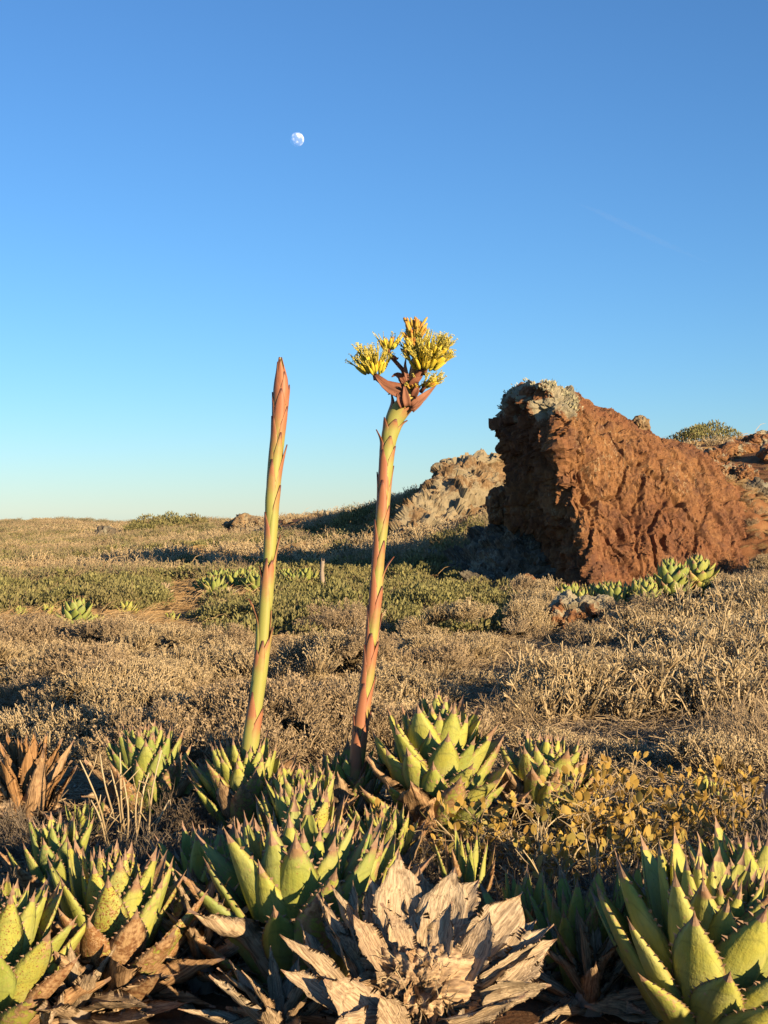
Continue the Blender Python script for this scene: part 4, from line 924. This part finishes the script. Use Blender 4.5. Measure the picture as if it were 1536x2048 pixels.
# ------------------------------------------------------------------ the withered grey rosette in front
def place_leaf(parent, me, base, tip, wide, roll, color, name='dry_leaf'):
    bs, tp = Vector(base), Vector(tip); d = tp - bs; L = d.length; xx = d.normalized()
    up = Vector((0, -1, .35)); zz = (up - xx * up.dot(xx)).normalized(); yy = zz.cross(xx)
    m = Matrix((xx, yy, zz)).transposed().to_4x4(); m.translation = bs
    o = link(name, me, parent); o.matrix_basis = parent.matrix_world.inverted() @ m @ Matrix.Rotation(roll, 4, 'X') @ Matrix.Diagonal((L, wide / .34, L * .8, 1)); o.color = color; return o
DG = 4.18
gx, gy = (845 - 768) / F * DG, DG
grey = link('withered_agave', None, loc=(gx, gy, 0), label='withered grey agave rosette with torn papery leaves round a frayed core', cat='agave')
bpy.context.view_layer.update()
def wp(px, py, D): return pt(px, D, py)
for k, (bx, by, bd, tx, ty, td, w, ro, br) in enumerate((
        (800, 1905, 4.25, 795, 1712, 4.42, .17, .1, .15), (760, 1900, 4.25, 742, 1752, 4.40, .12, -.3, .2), (735, 1905, 4.2, 690, 1760, 4.36, .10, -.9, .1), (715, 1910, 4.2, 672, 1765, 4.34, .07, 1.2, .05),
        (850, 1900, 4.28, 838, 1735, 4.46, .11, .3, .45), (870, 1905, 4.25, 912, 1738, 4.36, .17, -.25, .1), (930, 1925, 4.2, 1045, 1785, 4.30, .20, -.2, .1), (950, 1930, 4.18, 1035, 1800, 4.34, .16, -.5, .05),
        (960, 1960, 4.16, 1120, 1885, 4.22, .14, .7, .05), (940, 1985, 4.15, 1108, 1850, 4.28, .10, -.5, .0), (960, 1990, 4.1, 1100, 1960, 4.1, .12, .9, .0),
        (720, 1970, 4.15, 630, 1790, 4.25, .11, .8, .35), (740, 1960, 4.18, 660, 1850, 4.2, .10, .5, .4), (700, 2010, 4.1, 567, 1860, 4.15, .10, 1.0, .25), (690, 2030, 4.05, 560, 1940, 4.05, .09, .9, .2),
        (760, 2060, 4.05, 640, 1960, 4.0, .15, .4, .3), (860, 2060, 4.05, 1050, 1985, 4.0, .12, .8, .15), (820, 1930, 4.12, 770, 1800, 4.2, .12, .6, .35), (880, 1930, 4.12, 900, 1800, 4.22, .13, -.5, .3), (770, 1950, 4.1, 705, 1830, 4.15, .12, .9, .4), (930, 1960, 4.1, 985, 1830, 4.2, .13, -.7, .25), (660, 2010, 4.2, 600, 1850, 4.3, .12, .5, .35), (1000, 1990, 4.15, 1090, 1900, 4.2, .13, -.5, .1), (900, 2040, 4.05, 1060, 1990, 3.98, .06, .7, .1), (800, 2060, 4.02, 760, 1990, 3.98, .10, .2, .3),
        (780, 2060, 4.05, 640, 2075, 3.9, .13, .2, .3), (880, 2070, 4.05, 960, 2090, 3.85, .14, .1, .3), (700, 1920, 4.3, 640, 1820, 4.45, .13, .4, .3), (990, 1950, 4.3, 1075, 1830, 4.5, .14, -.4, .05), (850, 1890, 4.35, 960, 1760, 4.55, .15, -.2, .1))):
    o = place_leaf(grey, LEAF_DEAD[(k * 3 + 2) % 5], wp(bx, by, bd), wp(tx, ty, td), w * .8, ro, (br * .8, 0, 0, 1))
# frayed core: matted fibre with a hollow, ringed by torn leaf stubs
bm = bmesh.new(); bmesh.ops.create_icosphere(bm, subdivisions=6, radius=1.0)
P = np.array([v.co[:] for v in bm.verts]); tri = np.array([[v.index for v in f.verts] for f in bm.faces]); bm.free()
S = P * np.array([.135, .10, .105])
wq = S + .02 * np.stack([fbm(S * 12, 3, 5), fbm(S * 12, 3, 15), fbm(S * 12, 3, 25)], 1)
ang = np.arctan2(P[:, 2] - .2, P[:, 0] - .02)
fb = ridged(np.stack([ang * 7, np.hypot(P[:, 0], P[:, 2]) * 2, P[:, 1] * 2], 1) + fbm(S * 14, 2, 3)[:, None] * .8, 3, 5) * .012 + fbm(S * 8, 4, 8) * .045 + facets(wq * 26, 9, 1.6) * .02
hol = -.06 * np.exp(-((P[:, 0] - .02) ** 2 + (P[:, 2] - .15) ** 2) / .07) * (P[:, 1] < 0) - .03 * np.exp(-((P[:, 0] + .6) ** 2 + (P[:, 2] + .1) ** 2) / .05) * (P[:, 1] < 0)
S = S + P * (fb + hol)[:, None]
core = link('core', arr_mesh('core', S, tri, [M['dead']], attrs={'al': np.zeros(len(S)), 'ed': np.zeros(len(S))}), grey)
cc_ = Vector(wp(838, 1975, 4.14)); core.location = cc_ - grey.location; core.color = (.42, 0, 0, 1)
for i in range(70):
    a = rng.uniform(0, 6.28); e = rng.uniform(.15, 1.0); o_ = Vector((math.cos(a) * e, -math.sqrt(max(0, 1 - e * e)) * .8 + .25, math.sin(a) * e * .85))
    bs = cc_ + Vector((o_.x * .12, o_.y * .09, o_.z * .10)); l = rng.uniform(.05, .13) * (.6 + .6 * e)
    tp = bs + (o_ + R3(.45)).normalized() * l
    place_leaf(grey, LEAF_DEAD[i % 5], bs, tp, rng.uniform(.035, .10), rng.uniform(-1.5, 1.5), (rng.uniform(.2, .7), 0, 0, 1))
b = MB()
for i in range(50):
    a = rng.uniform(0, 6.28); e = rng.uniform(-.5, 1.2); o_ = Vector((math.cos(a) * math.cos(e), math.sin(a) * math.cos(e), math.sin(e)))
    if o_.y > .3: continue
    p = Vector((o_.x * .13, o_.y * .10, o_.z * .105)); tg = o_.cross(R3()).normalized(); l = rng.uniform(.04, .11)
    pts_ = [p + tg * l * t + o_ * (.012 + .03 * t * t) + R3(.004) for t in (0, .35, .7, 1)]
    b.tube(pts_, [.0012, .0016, .0013, .0005], 3)
link('fibres', b.mesh('fibres', [M['dry']], False), core, kind='stuff')
b = MB(); b.tube([(0, 0, -.08), (.0, .05, .1), (.0, .08, .24)], [.12, .13, .08], 10, 0, True)
link('stem', b.mesh('stem', [M['wood']]), grey)
# hanging dead leaves of a collapsed plant in the shade left of centre
agave('withered_agave', 'heap of grey dead agave leaves hanging in the shade beside the blotched agave', 400, 4.75, 30, .36, .7, 70, -25, .22, (0, 0), .2, 0, 0, 10, style='dead', seed=90)
agave('withered_agave', 'brown dead agave leaves in the deep shade under the lush yellow green agave', 1180, 4.5, 22, .30, .7, 80, -5, .14, (0, 0), .5, 0, 0, 6, style='dead', seed=91)
agave('withered_agave', 'heap of tan dead agave leaves at the foot of the blotched agave', 150, 4.42, 26, .34, .75, 60, -20, .12, (0, 0), .35, 0, 0, 8, style='dead', seed=92)
agave('withered_agave', 'dead grey agave leaves curled under the left side of the withered rosette', 560, 4.2, 24, .32, .7, 60, -20, .10, (0, 0), .25, 0, 0, 8, style='dead', seed=93)
# unseen rosettes added below the frame to cast shade into it
for k, (x, y, L) in enumerate(((.95, 3.1, .40), (.35, 3.2, .34), (-.35, 3.15, .34), (1.7, 3.4, .42))):
    agave('agave', 'unseen agave rosette added for its shade before the withered grey rosette', 768 + F * x / y, y, 26, L, 1.0, 80, 12, .1, (0, 0), .3, .3, .6, 3, 'added shade agaves before the withered rosette', seed=95 + k)

# ------------------------------------------------------------------ the two tall stalks
def stalk_axis(D, rows):
    ys_ = np.array([r[1] for r in rows], float); o = np.argsort(-ys_)
    P = np.array([[(rows[i][0] - 768) / F * D, D, EYE - (rows[i][1] - 1024) / F * D] for i in o]); r_ = np.array([rows[i][2] * .82 / 2 / F * D for i in o])
    s = np.concatenate([[0], np.cumsum(np.linalg.norm(np.diff(P, axis=0), axis=1))])
    return s, P, r_
def ax_at(A, s):
    S, P, r_ = A; s = min(max(s, 0), S[-1])
    f = lambda q: Vector([np.interp(q, S, P[:, a]) for a in range(3)])
    e = .06; d = (f(min(s + e, S[-1])) - f(max(s - e, 0))).normalized()
    return f(s), d, float(np.interp(s, S, r_))
def stalk(root, name, mat, A):
    b = MB(); S = A[0]; n = 70; ss = np.linspace(0, S[-1], n); pts = []; rr = []
    for q in ss:
        p, d, r = ax_at(A, q); pts.append(p - root.location); rr.append(r * .93)
    b.tube(pts, rr, 20, 0, True)
    return link(name, b.mesh(name, [mat]), root)
def bract(root, st, A, s0, az, L, wrap, red, flare=.0, tipout=.0, rs=1.0):
    """clasping scale leaf: hugs the stalk at its base and narrows to a point"""
    nt, nk = 15, 11; V = []; al = []; ed = []; Fc = []
    for i in range(nt):
        t = i / (nt - 1); p, d, r = ax_at(A, s0 + L * t)
        e1 = d.cross(Vector((0, 1, 0))).normalized(); e2 = e1.cross(d)          # e1 right, e2 away or towards the viewer
        w = wrap * np.interp(t, [0, .12, .3, .5, .7, .85, .95, 1], [.96, 1, .96, .80, .52, .27, .09, .005])
        for k in range(nk):
            u = k / (nk - 1) * 2 - 1; a = az + u * w
            rad = r * rs * (1.01 + .19 * math.sin(math.pi * min(1, t * .72)) * (1 - .35 * u * u)) + flare * t * t + (tipout + .035) * max(0, t - .6) ** 2 - .0035 * (abs(u) > .95) * (t < .7)
            V.append(tuple(p + e1 * rad * math.cos(a) + e2 * rad * math.sin(a) - root.location)); al.append(t); ed.append(max(abs(u), 0))
    for i in range(nt - 1):
        for k in range(nk - 1): Fc.append((i * nk + k, i * nk + k + 1, (i + 1) * nk + k + 1, (i + 1) * nk + k))
    me = bpy.data.meshes.new('bract'); me.from_pydata(V, [], Fc)
    for a, v in (('al', al), ('ed', ed)):
        at = me.attributes.new(a, 'FLOAT', 'POINT'); at.data.foreach_set('value', np.array(v, np.float32))
    me.materials.append(M['bract']); me.polygons.foreach_set('use_smooth', np.ones(len(Fc), dtype=bool)); me.update()
    o = link('bract', me, st); o.color = (red, 0, 0, 1)
    md = o.modifiers.new('thickness', 'SOLIDIFY'); md.thickness = .0045; md.offset = -1
    return o
G_ROWS = [(490, 1600, 36), (500, 1500, 34), (504, 1460, 31), (512, 1405, 29), (520, 1340, 28), (526, 1280, 28), (531, 1220, 27), (535, 1160, 26), (539, 1110, 24), (542, 1060, 24), (544, 1000, 26), (547, 960, 27), (552, 910, 27), (556, 870, 26), (559, 835, 28), (561, 805, 30), (562.5, 780, 30), (562.5, 758, 24), (562, 742, 16), (561, 728, 9), (560.5, 714, 1.5)]
R_ROWS = [(694, 1720, 38), (702, 1650, 36), (708, 1580, 33), (716, 1505, 30), (722, 1445, 28), (731, 1380, 26), (738, 1330, 24), (746, 1250, 23.5), (751, 1190, 23.5), (756, 1125, 23.5), (762, 1060, 24), (767, 1000, 24.5), (770, 950, 26), (774, 905, 28), (780, 870, 31), (788, 840, 34), (800, 818, 38), (812, 798, 42), (820, 780, 40), (826, 760, 24), (829, 735, 14), (830, 700, 10)]
AG = stalk_axis(7.0, G_ROWS); AR = stalk_axis(7.0, R_ROWS)
bpy.context.view_layer.update()
SG = stalk(A_green, 'flower_stalk', M['stalk_g'], AG); SR = stalk(A_red, 'flower_stalk', M['stalk_r'], AR)
def s_of(A, py): return float(np.interp(EYE - (py - 1024) / F * 7.0, A[1][:, 2], A[0]))
# (py of base, py of tip, azimuth in degrees with -90 towards the viewer, wrap, redness, flare, tip outward)
for py0, py1, az, wr, rd, fl, to in ((1540, 1400, -60, 1.7, .5, 0, 0), (1520, 1425, -150, 1.6, .62, .002, .02), (1500, 1380, 20, 1.6, .6, 0, 0), (1470, 1300, -95, 1.5, .25, 0, 0), (1400, 1310, -55, 1.5, .62, 0, 0), (1420, 1270, -170, 1.6, .3, .002, .02),
        (1360, 1285, -140, 1.4, .45, 0, 0), (1345, 1215, 5, 1.4, .4, .004, .30), (1320, 1180, 100, 1.6, .5, 0, .1), (1295, 1135, -75, 1.35, .5, 0, 0), (1215, 1130, -120, 1.5, .62, 0, 0), (1220, 1085, 170, 1.5, .45, .003, .06), (1205, 1140, 10, 1.4, .7, .003, .05),
        (1125, 1035, -30, 1.7, .72, 0, 0), (1120, 985, -150, 1.5, .35, .003, .02), (1150, 1030, 90, 1.5, .5, 0, 0), (1070, 935, -70, 1.4, .5, 0, 0), (1055, 905, -175, 1.5, .6, .004, .05), (1010, 880, -115, 1.35, .32, .001, 0), (990, 850, -20, 1.4, .6, 0, 0),
        (1010, 870, 90, 1.5, .6, 0, 0), (945, 845, -45, 1.2, .62, 0, 0), (930, 825, -150, 1.4, .6, .001, 0), (890, 790, -95, 1.4, .66, 0, 0), (880, 795, 0, 1.4, .8, .001, 0), (870, 780, 170, 1.4, .6, .001, 0), (860, 770, 90, 1.5, .8, 0, 0), (845, 755, -130, 1.35, .7, 0, 0), (830, 735, -30, 1.5, .85, 0, 0), (800, 728, -95, 1.4, .8, 0, 0), (790, 716, 140, 1.7, .9, 0, 0), (775, 712, -60, 1.8, .95, 0, 0)):
    s0, s1 = s_of(AG, py0), s_of(AG, py1); bract(A_green, SG, AG, s0, R(az), (s1 - s0) * 1.12, wr, rd - .16 * (py0 > 900), fl, to)
for py0, py1, az, wr, rd, fl, to in ((1690, 1560, -120, 1.7, .75, 0, .05), (1660, 1545, -20, 1.6, .8, .002, .05), (1640, 1500, -170, 1.6, .8, .004, .1), (1620, 1470, 60, 1.6, .8, 0, 0), (1590, 1455, -70, 1.4, .75, 0, 0), (1550, 1430, -10, 1.6, .85, 0, .02), (1540, 1420, -160, 1.6, .7, .002, .02), (1480, 1365, -75, 1.4, .9, 0, .03),
        (1470, 1350, -175, 1.6, .6, .002, .02), (1450, 1330, 80, 1.6, .8, 0, 0), (1420, 1290, -20, 1.6, .8, 0, 0), (1400, 1280, -150, 1.5, .5, .002, .03), (1360, 1265, -85, 1.3, .9, 0, .02), (1340, 1210, 0, 1.7, .85, 0, 0), (1345, 1225, 150, 1.5, .5, .003, .05), (1290, 1170, -140, 1.5, .55, .002, .03), (1275, 1130, -50, 1.6, .85, 0, 0),
        (1260, 1150, 100, 1.5, .7, 0, 0), (1235, 1110, 170, 1.4, .4, .004, .25), (1205, 1080, -125, 1.4, .35, .001, 0), (1180, 1040, -25, 1.7, .88, 0, .02), (1130, 1030, 100, 1.6, .6, 0, 0), (1125, 1010, -150, 1.5, .35, .001, 0), (1080, 960, -75, 1.5, .6, 0, 0), (1070, 945, 10, 1.6, .85, 0, .02), (1060, 930, 170, 1.5, .45, .001, 0), (1010, 900, -60, 1.6, .75, 0, .02),
        (990, 890, -150, 1.5, .25, 0, 0), (970, 870, 60, 1.6, .8, .002, .1), (945, 872, -95, 1.4, .2, 0, 0), (935, 865, 0, 1.5, .7, .004, .16), (905, 838, -100, 1.5, .12, 0, .02), (900, 842, -30, 1.4, .4, .003, .05), (890, 830, 170, 1.5, .3, .003, .05), (868, 800, -75, 1.6, .15, .002, .05), (862, 798, 10, 1.5, .55, .006, .15), (860, 800, -150, 1.5, .4, .004, .05), (858, 790, 90, 1.7, .5, .004, .1)):
    s0, s1 = s_of(AR, py0), s_of(AR, py1); bract(A_red, SR, AR, s0, R(az), s1 - s0, wr, rd, fl, to)
# bare bite mark near the foot of the green stalk
b = MB()
p, d, r = ax_at(AG, s_of(AG, 1456)); ring = []
V = []
for i in range(15):
    for k in range(9):
        t = i / 14 * 2 - 1; a = R(-62) + (k / 8 * 2 - 1) * .42 * math.sqrt(max(0, 1 - t * t)) * (1 + .25 * math.sin(i * 2.1)); q, dq, rq = ax_at(AG, s_of(AG, 1456) + t * .034)
        e1 = dq.cross(Vector((0, 1, 0))).normalized(); e2 = e1.cross(dq); V.append(tuple(q + e1 * rq * 1.14 * math.cos(a) + e2 * rq * 1.14 * math.sin(a) - A_green.location))
b.add(V, [(i * 9 + k, i * 9 + k + 1, (i + 1) * 9 + k + 1, (i + 1) * 9 + k) for i in range(14) for k in range(8)])
link('bite_scar', b.mesh('bite_scar', [M['scar']]), SG)['label'] = 'pale chewed patch on the stalk'

# flower clusters
def pod(b, p, d, L, W, m, sides=7):
    p, d = Vector(p), Vector(d).normalized()
    b.tube([p, p + d * L * .12, p + d * L * .35, p + d * L * .55, p + d * L * .8, p + d * L], [W * .3, W * .75, W, W * .92, W * .8, W * .3], sides, m, True)
def flower_cluster(px, py, wpx, hpx, n, dirv, stam, budmix, depth=0.0, seed=0, stl=(.032, .06), fl=(.055, .075), stn=7, lab=None):
    r = np.random.default_rng(seed); b = MB(); c = Vector(pt(px, 7.0 + depth, py)) - A_red.location; dirv = Vector(dirv).normalized()
    rx = wpx / 2 / F * 7; h = hpx / F * 7
    for i in range(n):
        a = r.uniform(0, 6.28); q = math.sqrt(r.uniform(0, 1)); lv = r.uniform(0, 1) ** 1.2
        o_ = Vector((math.cos(a) * q, math.sin(a) * q, 0))
        foot = c + dirv * h * .75 * lv + o_ * rx * .35
        d = (dirv * 1.0 + o_ * .95 * (1.1 - .4 * lv) + Vector(r.normal(0, .08, 3))).normalized()
        L = r.uniform(*fl); isbud = r.uniform() < budmix + (.35 if budmix > .3 and lv > .55 else 0)
        p0 = foot + o_ * rx * .25
        pod(b, p0, d, L, L * .135, 1 if isbud else 0)
        if not isbud:
            tip = p0 + d * L
            for k in range(6):                       # petal tips
                s_ = Vector(r.normal(0, 1, 3)); dd = (d + s_ * .25).normalized(); b.leaf(tip - d * L * .06, dd, s_, .014, .006, 0)
            for k in range(stn):
                if r.uniform() > stam: continue
                dd = (d + Vector(r.normal(0, .13, 3))).normalized(); l = r.uniform(*stl); e = tip + dd * l
                mid = tip + dd * l * .5 + Vector(r.normal(0, .003, 3))
                b.tube([tip, mid, e], [.0017, .0015, .0012], 3, 2)
                an = (dd.cross(Vector(r.normal(0, 1, 3)))).normalized() * .0055
                b.tube([e - an, e + an * .8], [.0019, .0012], 3, 2)
    b.tube([c - dirv * .02, c + dirv * h * .5], [.012, .010], 6, 3, True)
    return link('flower_cluster', b.mesh('flower_cluster', [M['petal'], M['bud'], M['stamen'], M['husk']]), SR)
flower_cluster(750, 752, 58, 30, 52, (-.22, -.25, 1), .95, .05, -.02, 1)
flower_cluster(777, 703, 30, 12, 14, (.0, -.2, 1), .35, .25, .02, 2, stl=(.03, .06))
flower_cluster(829, 722, 40, 92, 120, (.02, -.1, 1), .3, .72, .05, 3, stl=(.02, .045), fl=(.05, .066))
flower_cluster(850, 742, 68, 52, 92, (.30, -.45, 1), 1.0, .03, -.06, 4, stn=8)
flower_cluster(846, 778, 40, 22, 30, (.5, -.5, .6), .9, .3, -.07, 5, stl=(.02, .045), fl=(.035, .05))
flower_cluster(826, 780, 26, 10, 16, (-.1, -1, .5), .6, .4, -.06, 6, stl=(.01, .03), fl=(.03, .04))
# side arms and the husk-like bracts under the heads
def W_(px, py, dep=0.0): return Vector(pt(px, 7.0 + dep, py)) - A_red.location
def arm(pts, rad, nm='branch'):
    b = MB(); b.tube(pts, rad, 8, 0, True); return link(nm, b.mesh(nm, [M['husk']]), SR)
arm([W_(812, 785), W_(795, 776, -.02), W_(772, 768, -.03), W_(750, 752, -.02)], [.035, .028, .02, .016])
arm([W_(818, 770, .02), W_(806, 740, .02), W_(790, 722, .02), W_(777, 706, .02)], [.022, .012, .010, .012])
arm([W_(822, 780), W_(832, 755, -.02), W_(848, 738, -.05)], [.03, .022, .018])
arm([W_(822, 775, .03), W_(826, 745, .05), W_(829, 718, .05)], [.03, .02, .016])
def husk(pts, w, mat, roll=(0, -1, 0), nm='bract'):
    """pointed, cupped dry bract along a path"""
    V = []; al = []; n = 9; P_ = [Vector(p) for p in pts]; m_ = len(P_) - 1
    for i in range(n):
        t = i / (n - 1); j = min(int(t * m_), m_ - 1); p = P_[j].lerp(P_[j + 1], t * m_ - j); d = (P_[j + 1] - P_[j]).normalized()
        s_ = d.cross(Vector(roll)).normalized(); nn = s_.cross(d); ww = .78 * w * np.interp(t, [0, .3, .6, 1], [.8, 1, .6, .01])
        for k in range(5):
            u = k / 2 - 1; V.append(tuple(p + s_ * ww * u + nn * ww * .55 * u * u)); al.append(t)
    me = bpy.data.meshes.new(nm); me.from_pydata(V, [], [(i * 5 + k, i * 5 + k + 1, (i + 1) * 5 + k + 1, (i + 1) * 5 + k) for i in range(n - 1) for k in range(4)])
    at = me.attributes.new('al', 'FLOAT', 'POINT'); at.data.foreach_set('value', np.array(al, np.float32)); me.attributes.new('ed', 'FLOAT', 'POINT')
    me.materials.append(mat); me.polygons.foreach_set('use_smooth', np.ones(len(me.polygons), dtype=bool))
    o = link(nm, me, SR); o.color = (.95, 0, 0, 1); md = o.modifiers.new('thickness', 'SOLIDIFY'); md.thickness = .003; return o
husk([W_(808, 792, -.07), W_(782, 782, -.07), W_(765, 770, -.05), W_(750, 752, -.05)], .022, M['bract_dry'])
husk([W_(800, 795, -.06), W_(790, 788, -.07), W_(782, 786, -.06), W_(776, 789, -.06)], .012, M['husk'])
husk([W_(822, 812, -.06), W_(842, 798, -.06), W_(858, 784, -.04), W_(873, 769, -.03)], .024, M['bract_dry'])
husk([W_(824, 822, -.06), W_(838, 808, -.06), W_(846, 800, -.05), W_(853, 797, -.04)], .014, M['bract_dry'])
husk([W_(815, 812, -.08), W_(812, 795, -.09), W_(810, 782, -.09), W_(808, 768, -.08)], .024, M['bract_dry'])
husk([W_(806, 815, -.07), W_(799, 800, -.08), W_(797, 792, -.08), W_(794, 785, -.07)], .018, M['husk'])
husk([W_(812, 775, .0), W_(800, 752, .0), W_(792, 748, .0), W_(783, 754, .0)], .020, M['husk'])
husk([W_(820, 775, -.07), W_(830, 762, -.09), W_(838, 758, -.09), W_(845, 752, -.09)], .022, M['husk'])
husk([W_(785, 712, .01), W_(790, 716, .0), W_(794, 718, .0), W_(797, 715, .0)], .010, M['husk'])
husk([W_(826, 795, -.08), W_(832, 783, -.1), W_(835, 775, -.1), W_(836, 765, -.09)], .020, M['husk'])
husk([W_(816, 765, -.05), W_(812, 745, -.05), W_(810, 730, -.05), W_(812, 715, -.05)], .012, M['bract_dry'])

# ------------------------------------------------------------------ the yellow leaved bush
bush = link('yellow_leaved_bush', None, loc=(0, 0, 0), label='sprawling bush with oval yellow leaves and bare grey twigs among the agaves', cat='shrub')
bx0, by0 = (1210 - 768) / F * 6.4, 6.4; bush.location = (bx0, by0, gz1(bx0, by0))
b = MB(); ends = []
def grow(p, d, L, w, lev):
    pts, dd = stem_path(p, d, L, 4, .22, -.03 if lev else 0); b.tube([q - bush.location for q in pts], [w, w * .9, w * .8, w * .65, w * .5], 4)
    if lev < 3:
        for k in range(4 if lev < 2 else 3):
            j = int(rng.integers(1, 5)); grow(pts[j], (dd + R3(.75) + Vector((0, 0, .15))).normalized(), L * rng.uniform(.45, .75), w * .6, lev + 1)
    if lev >= 2: ends.append((pts, dd))
for px, D in ((960, 6.3), (1010, 6.0), (1060, 6.2), (1110, 6.3), (1150, 5.9), (1200, 6.3), (1250, 6.1), (1300, 6.4), (1350, 6.2), (1400, 6.5), (1440, 6.3), (1220, 6.9), (1300, 7.0), (1380, 7.0), (1150, 6.8), (1440, 6.9), (1090, 5.7), (800, 6.3), (870, 6.2)):
    x = (px - 768) / F * D; s_ = .6 if px < 900 else 1.0
    for q in range(3):
        grow(Vector((x + rng.normal(0, .04), D + rng.normal(0, .04), gz1(x, D) - .01)), Vector((rng.normal(0, .7), rng.normal(0, .5), rng.uniform(.35, 1.0))), rng.uniform(.18, .32) * s_, .0078, 0)
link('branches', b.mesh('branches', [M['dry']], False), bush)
def yleaf_mesh(bendy):
    V = []; al = []; n = 7
    for i in range(n):
        t = i / (n - 1); w = .30 * math.sin(math.pi * min(1, t * .93 + .07)) ** .8 if t < 1 else 0.005
        if t == 0: w = .02
        for k in range(3): u = k - 1; V.append((t, u * w, bendy * t * t + .16 * abs(u) * w)); al.append(t)
    me = bpy.data.meshes.new('leaf'); me.from_pydata(V, [], [(i * 3 + k, (i + 1) * 3 + k, (i + 1) * 3 + k + 1, i * 3 + k + 1) for i in range(n - 1) for k in range(2)])
    me.attributes.new('al', 'FLOAT', 'POINT').data.foreach_set('value', np.array(al, np.float32))
    me.materials.append(M['yellow']); me.polygons.foreach_set('use_smooth', np.ones(len(me.polygons), dtype=bool)); return me
YL = [yleaf_mesh(x) for x in (.0, .12, -.1)]
spots = []
for pts, dd in ends:
    p = pts[-1]; px = 768 + F * p.x / p.y; py = 1024 - F * (p.z - EYE) / p.y
    dens = .42 if px > 1120 else (.4 if px < 930 else .2)
    for k in range(2):
        if rng.uniform() < dens and p.z > gz1(p.x, p.y) + .04: spots.append((pts[-1 - k], (dd + R3(.35) + Vector((0, 0, .9))).normalized()))
rng.shuffle(spots)
spots.sort(key=lambda s: s[0][1] - 1.2 * s[0][2])
b = MB()
for i, (p, d) in enumerate(spots):
    p = Vector(p); d = Vector(d); side = Vector((1, .25, 0)) + R3(.8); side = (side - d * side.dot(d)).normalized(); L = rng.uniform(.032, .058)
    if i < 290:
        o = link('leaf', YL[i % 3], bush); m = Matrix((d, side, d.cross(side))).transposed().to_4x4(); m.translation = p - bush.location
        o.matrix_basis = m @ Matrix.Diagonal((L, L * rng.uniform(.85, 1.1), L, 1))
    else: b.leaf(p - bush.location, d, side, L, L * .58, fold=.06)
link('foliage', b.mesh('foliage', [M['yellow']], False), bush, kind='stuff')

# ------------------------------------------------------------------ bare twigs, stumps
def bare(px, D, tips, label, w=.006):
    x = (px - 768) / F * D; root = link('bare_twigs', None, loc=(x, D, gz1(x, D)), label=label, cat='twigs')
    for (tx, ty, ts) in tips:
        b = MB(); tip = Vector(pt(tx, D + rng.normal(0, .08), ty)) - root.location; base = Vector((tip.x * .35 + rng.normal(0, .03), tip.y * .3, -.02))
        pts = [base.lerp(tip, t) + Vector((math.sin(t * 5 + tx) * .012, 0, math.sin(t * 3.14) * .01)) for t in np.linspace(0, 1, 7)]
        b.tube(pts, [w * (1.15 - .6 * t) for t in np.linspace(0, 1, 7)], 5, 0, True)
        for k in range(ts):
            j = int(rng.integers(2, 6)); e = pts[j] + Vector((rng.normal(0, .05), rng.normal(0, .03), rng.uniform(.03, .10))); b.tube([pts[j], pts[j].lerp(e, .5) + R3(.006), e], [w * .6, w * .5, w * .3], 4)
        link('branch', b.mesh('branch', [M['dry']], True), root)
bare(262, 6.4, [(162, 1520, 2), (202, 1508, 2), (235, 1505, 3), (250, 1560, 2), (278, 1560, 2), (302, 1545, 2), (322, 1500, 4), (335, 1600, 2), (225, 1540, 2), (180, 1600, 2), (295, 1565, 2)], 'pale bare twigs standing in front of the shaded dull green agave')
bare(1180, 5.6, [(1040, 1700, 3), (1080, 1660, 3), (1120, 1740, 3), (1000, 1730, 3), (1200, 1690, 3), (1260, 1720, 3), (1300, 1700, 3), (1160, 1650, 3)], 'tangle of grey bare twigs at the base of the yellow leaved bush', .004)
def stump(px, D, h, w, label, seed, lean=0.0):
    r = np.random.default_rng(seed); b = MB(); x = (px - 768) / F * D
    n = 9; pts = [(lean * t * h + .01 * math.sin(t * 7), 0, t * h - .04) for t in np.linspace(0, 1, n)]
    b.tube(pts, [w * (1.15 - .3 * t) * (1 + .12 * r.normal()) for t in np.linspace(0, 1, n)], 9, 0, True)
    for k in range(4):
        a = r.uniform(0, 6.28); q = Vector(pts[-1]) + Vector((math.cos(a), math.sin(a), 0)) * w * .55
        b.tube([q - Vector((0, 0, .05)), q + Vector((0, 0, r.uniform(.02, .07)))], [w * .38, w * .1], 5, 0, True)
    return link('stump', b.mesh('stump', [M['wood']]), loc=(x, D, gz1(x, D)), label=label, cat='stump')
stump(645, 25.6, .62, .045, 'thin broken dead stalk standing upright behind the green shrubs', 3)
stump(1546, 6.9, .30, .06, 'dark weathered stump at the edge of the pebbly ground', 4, .05)
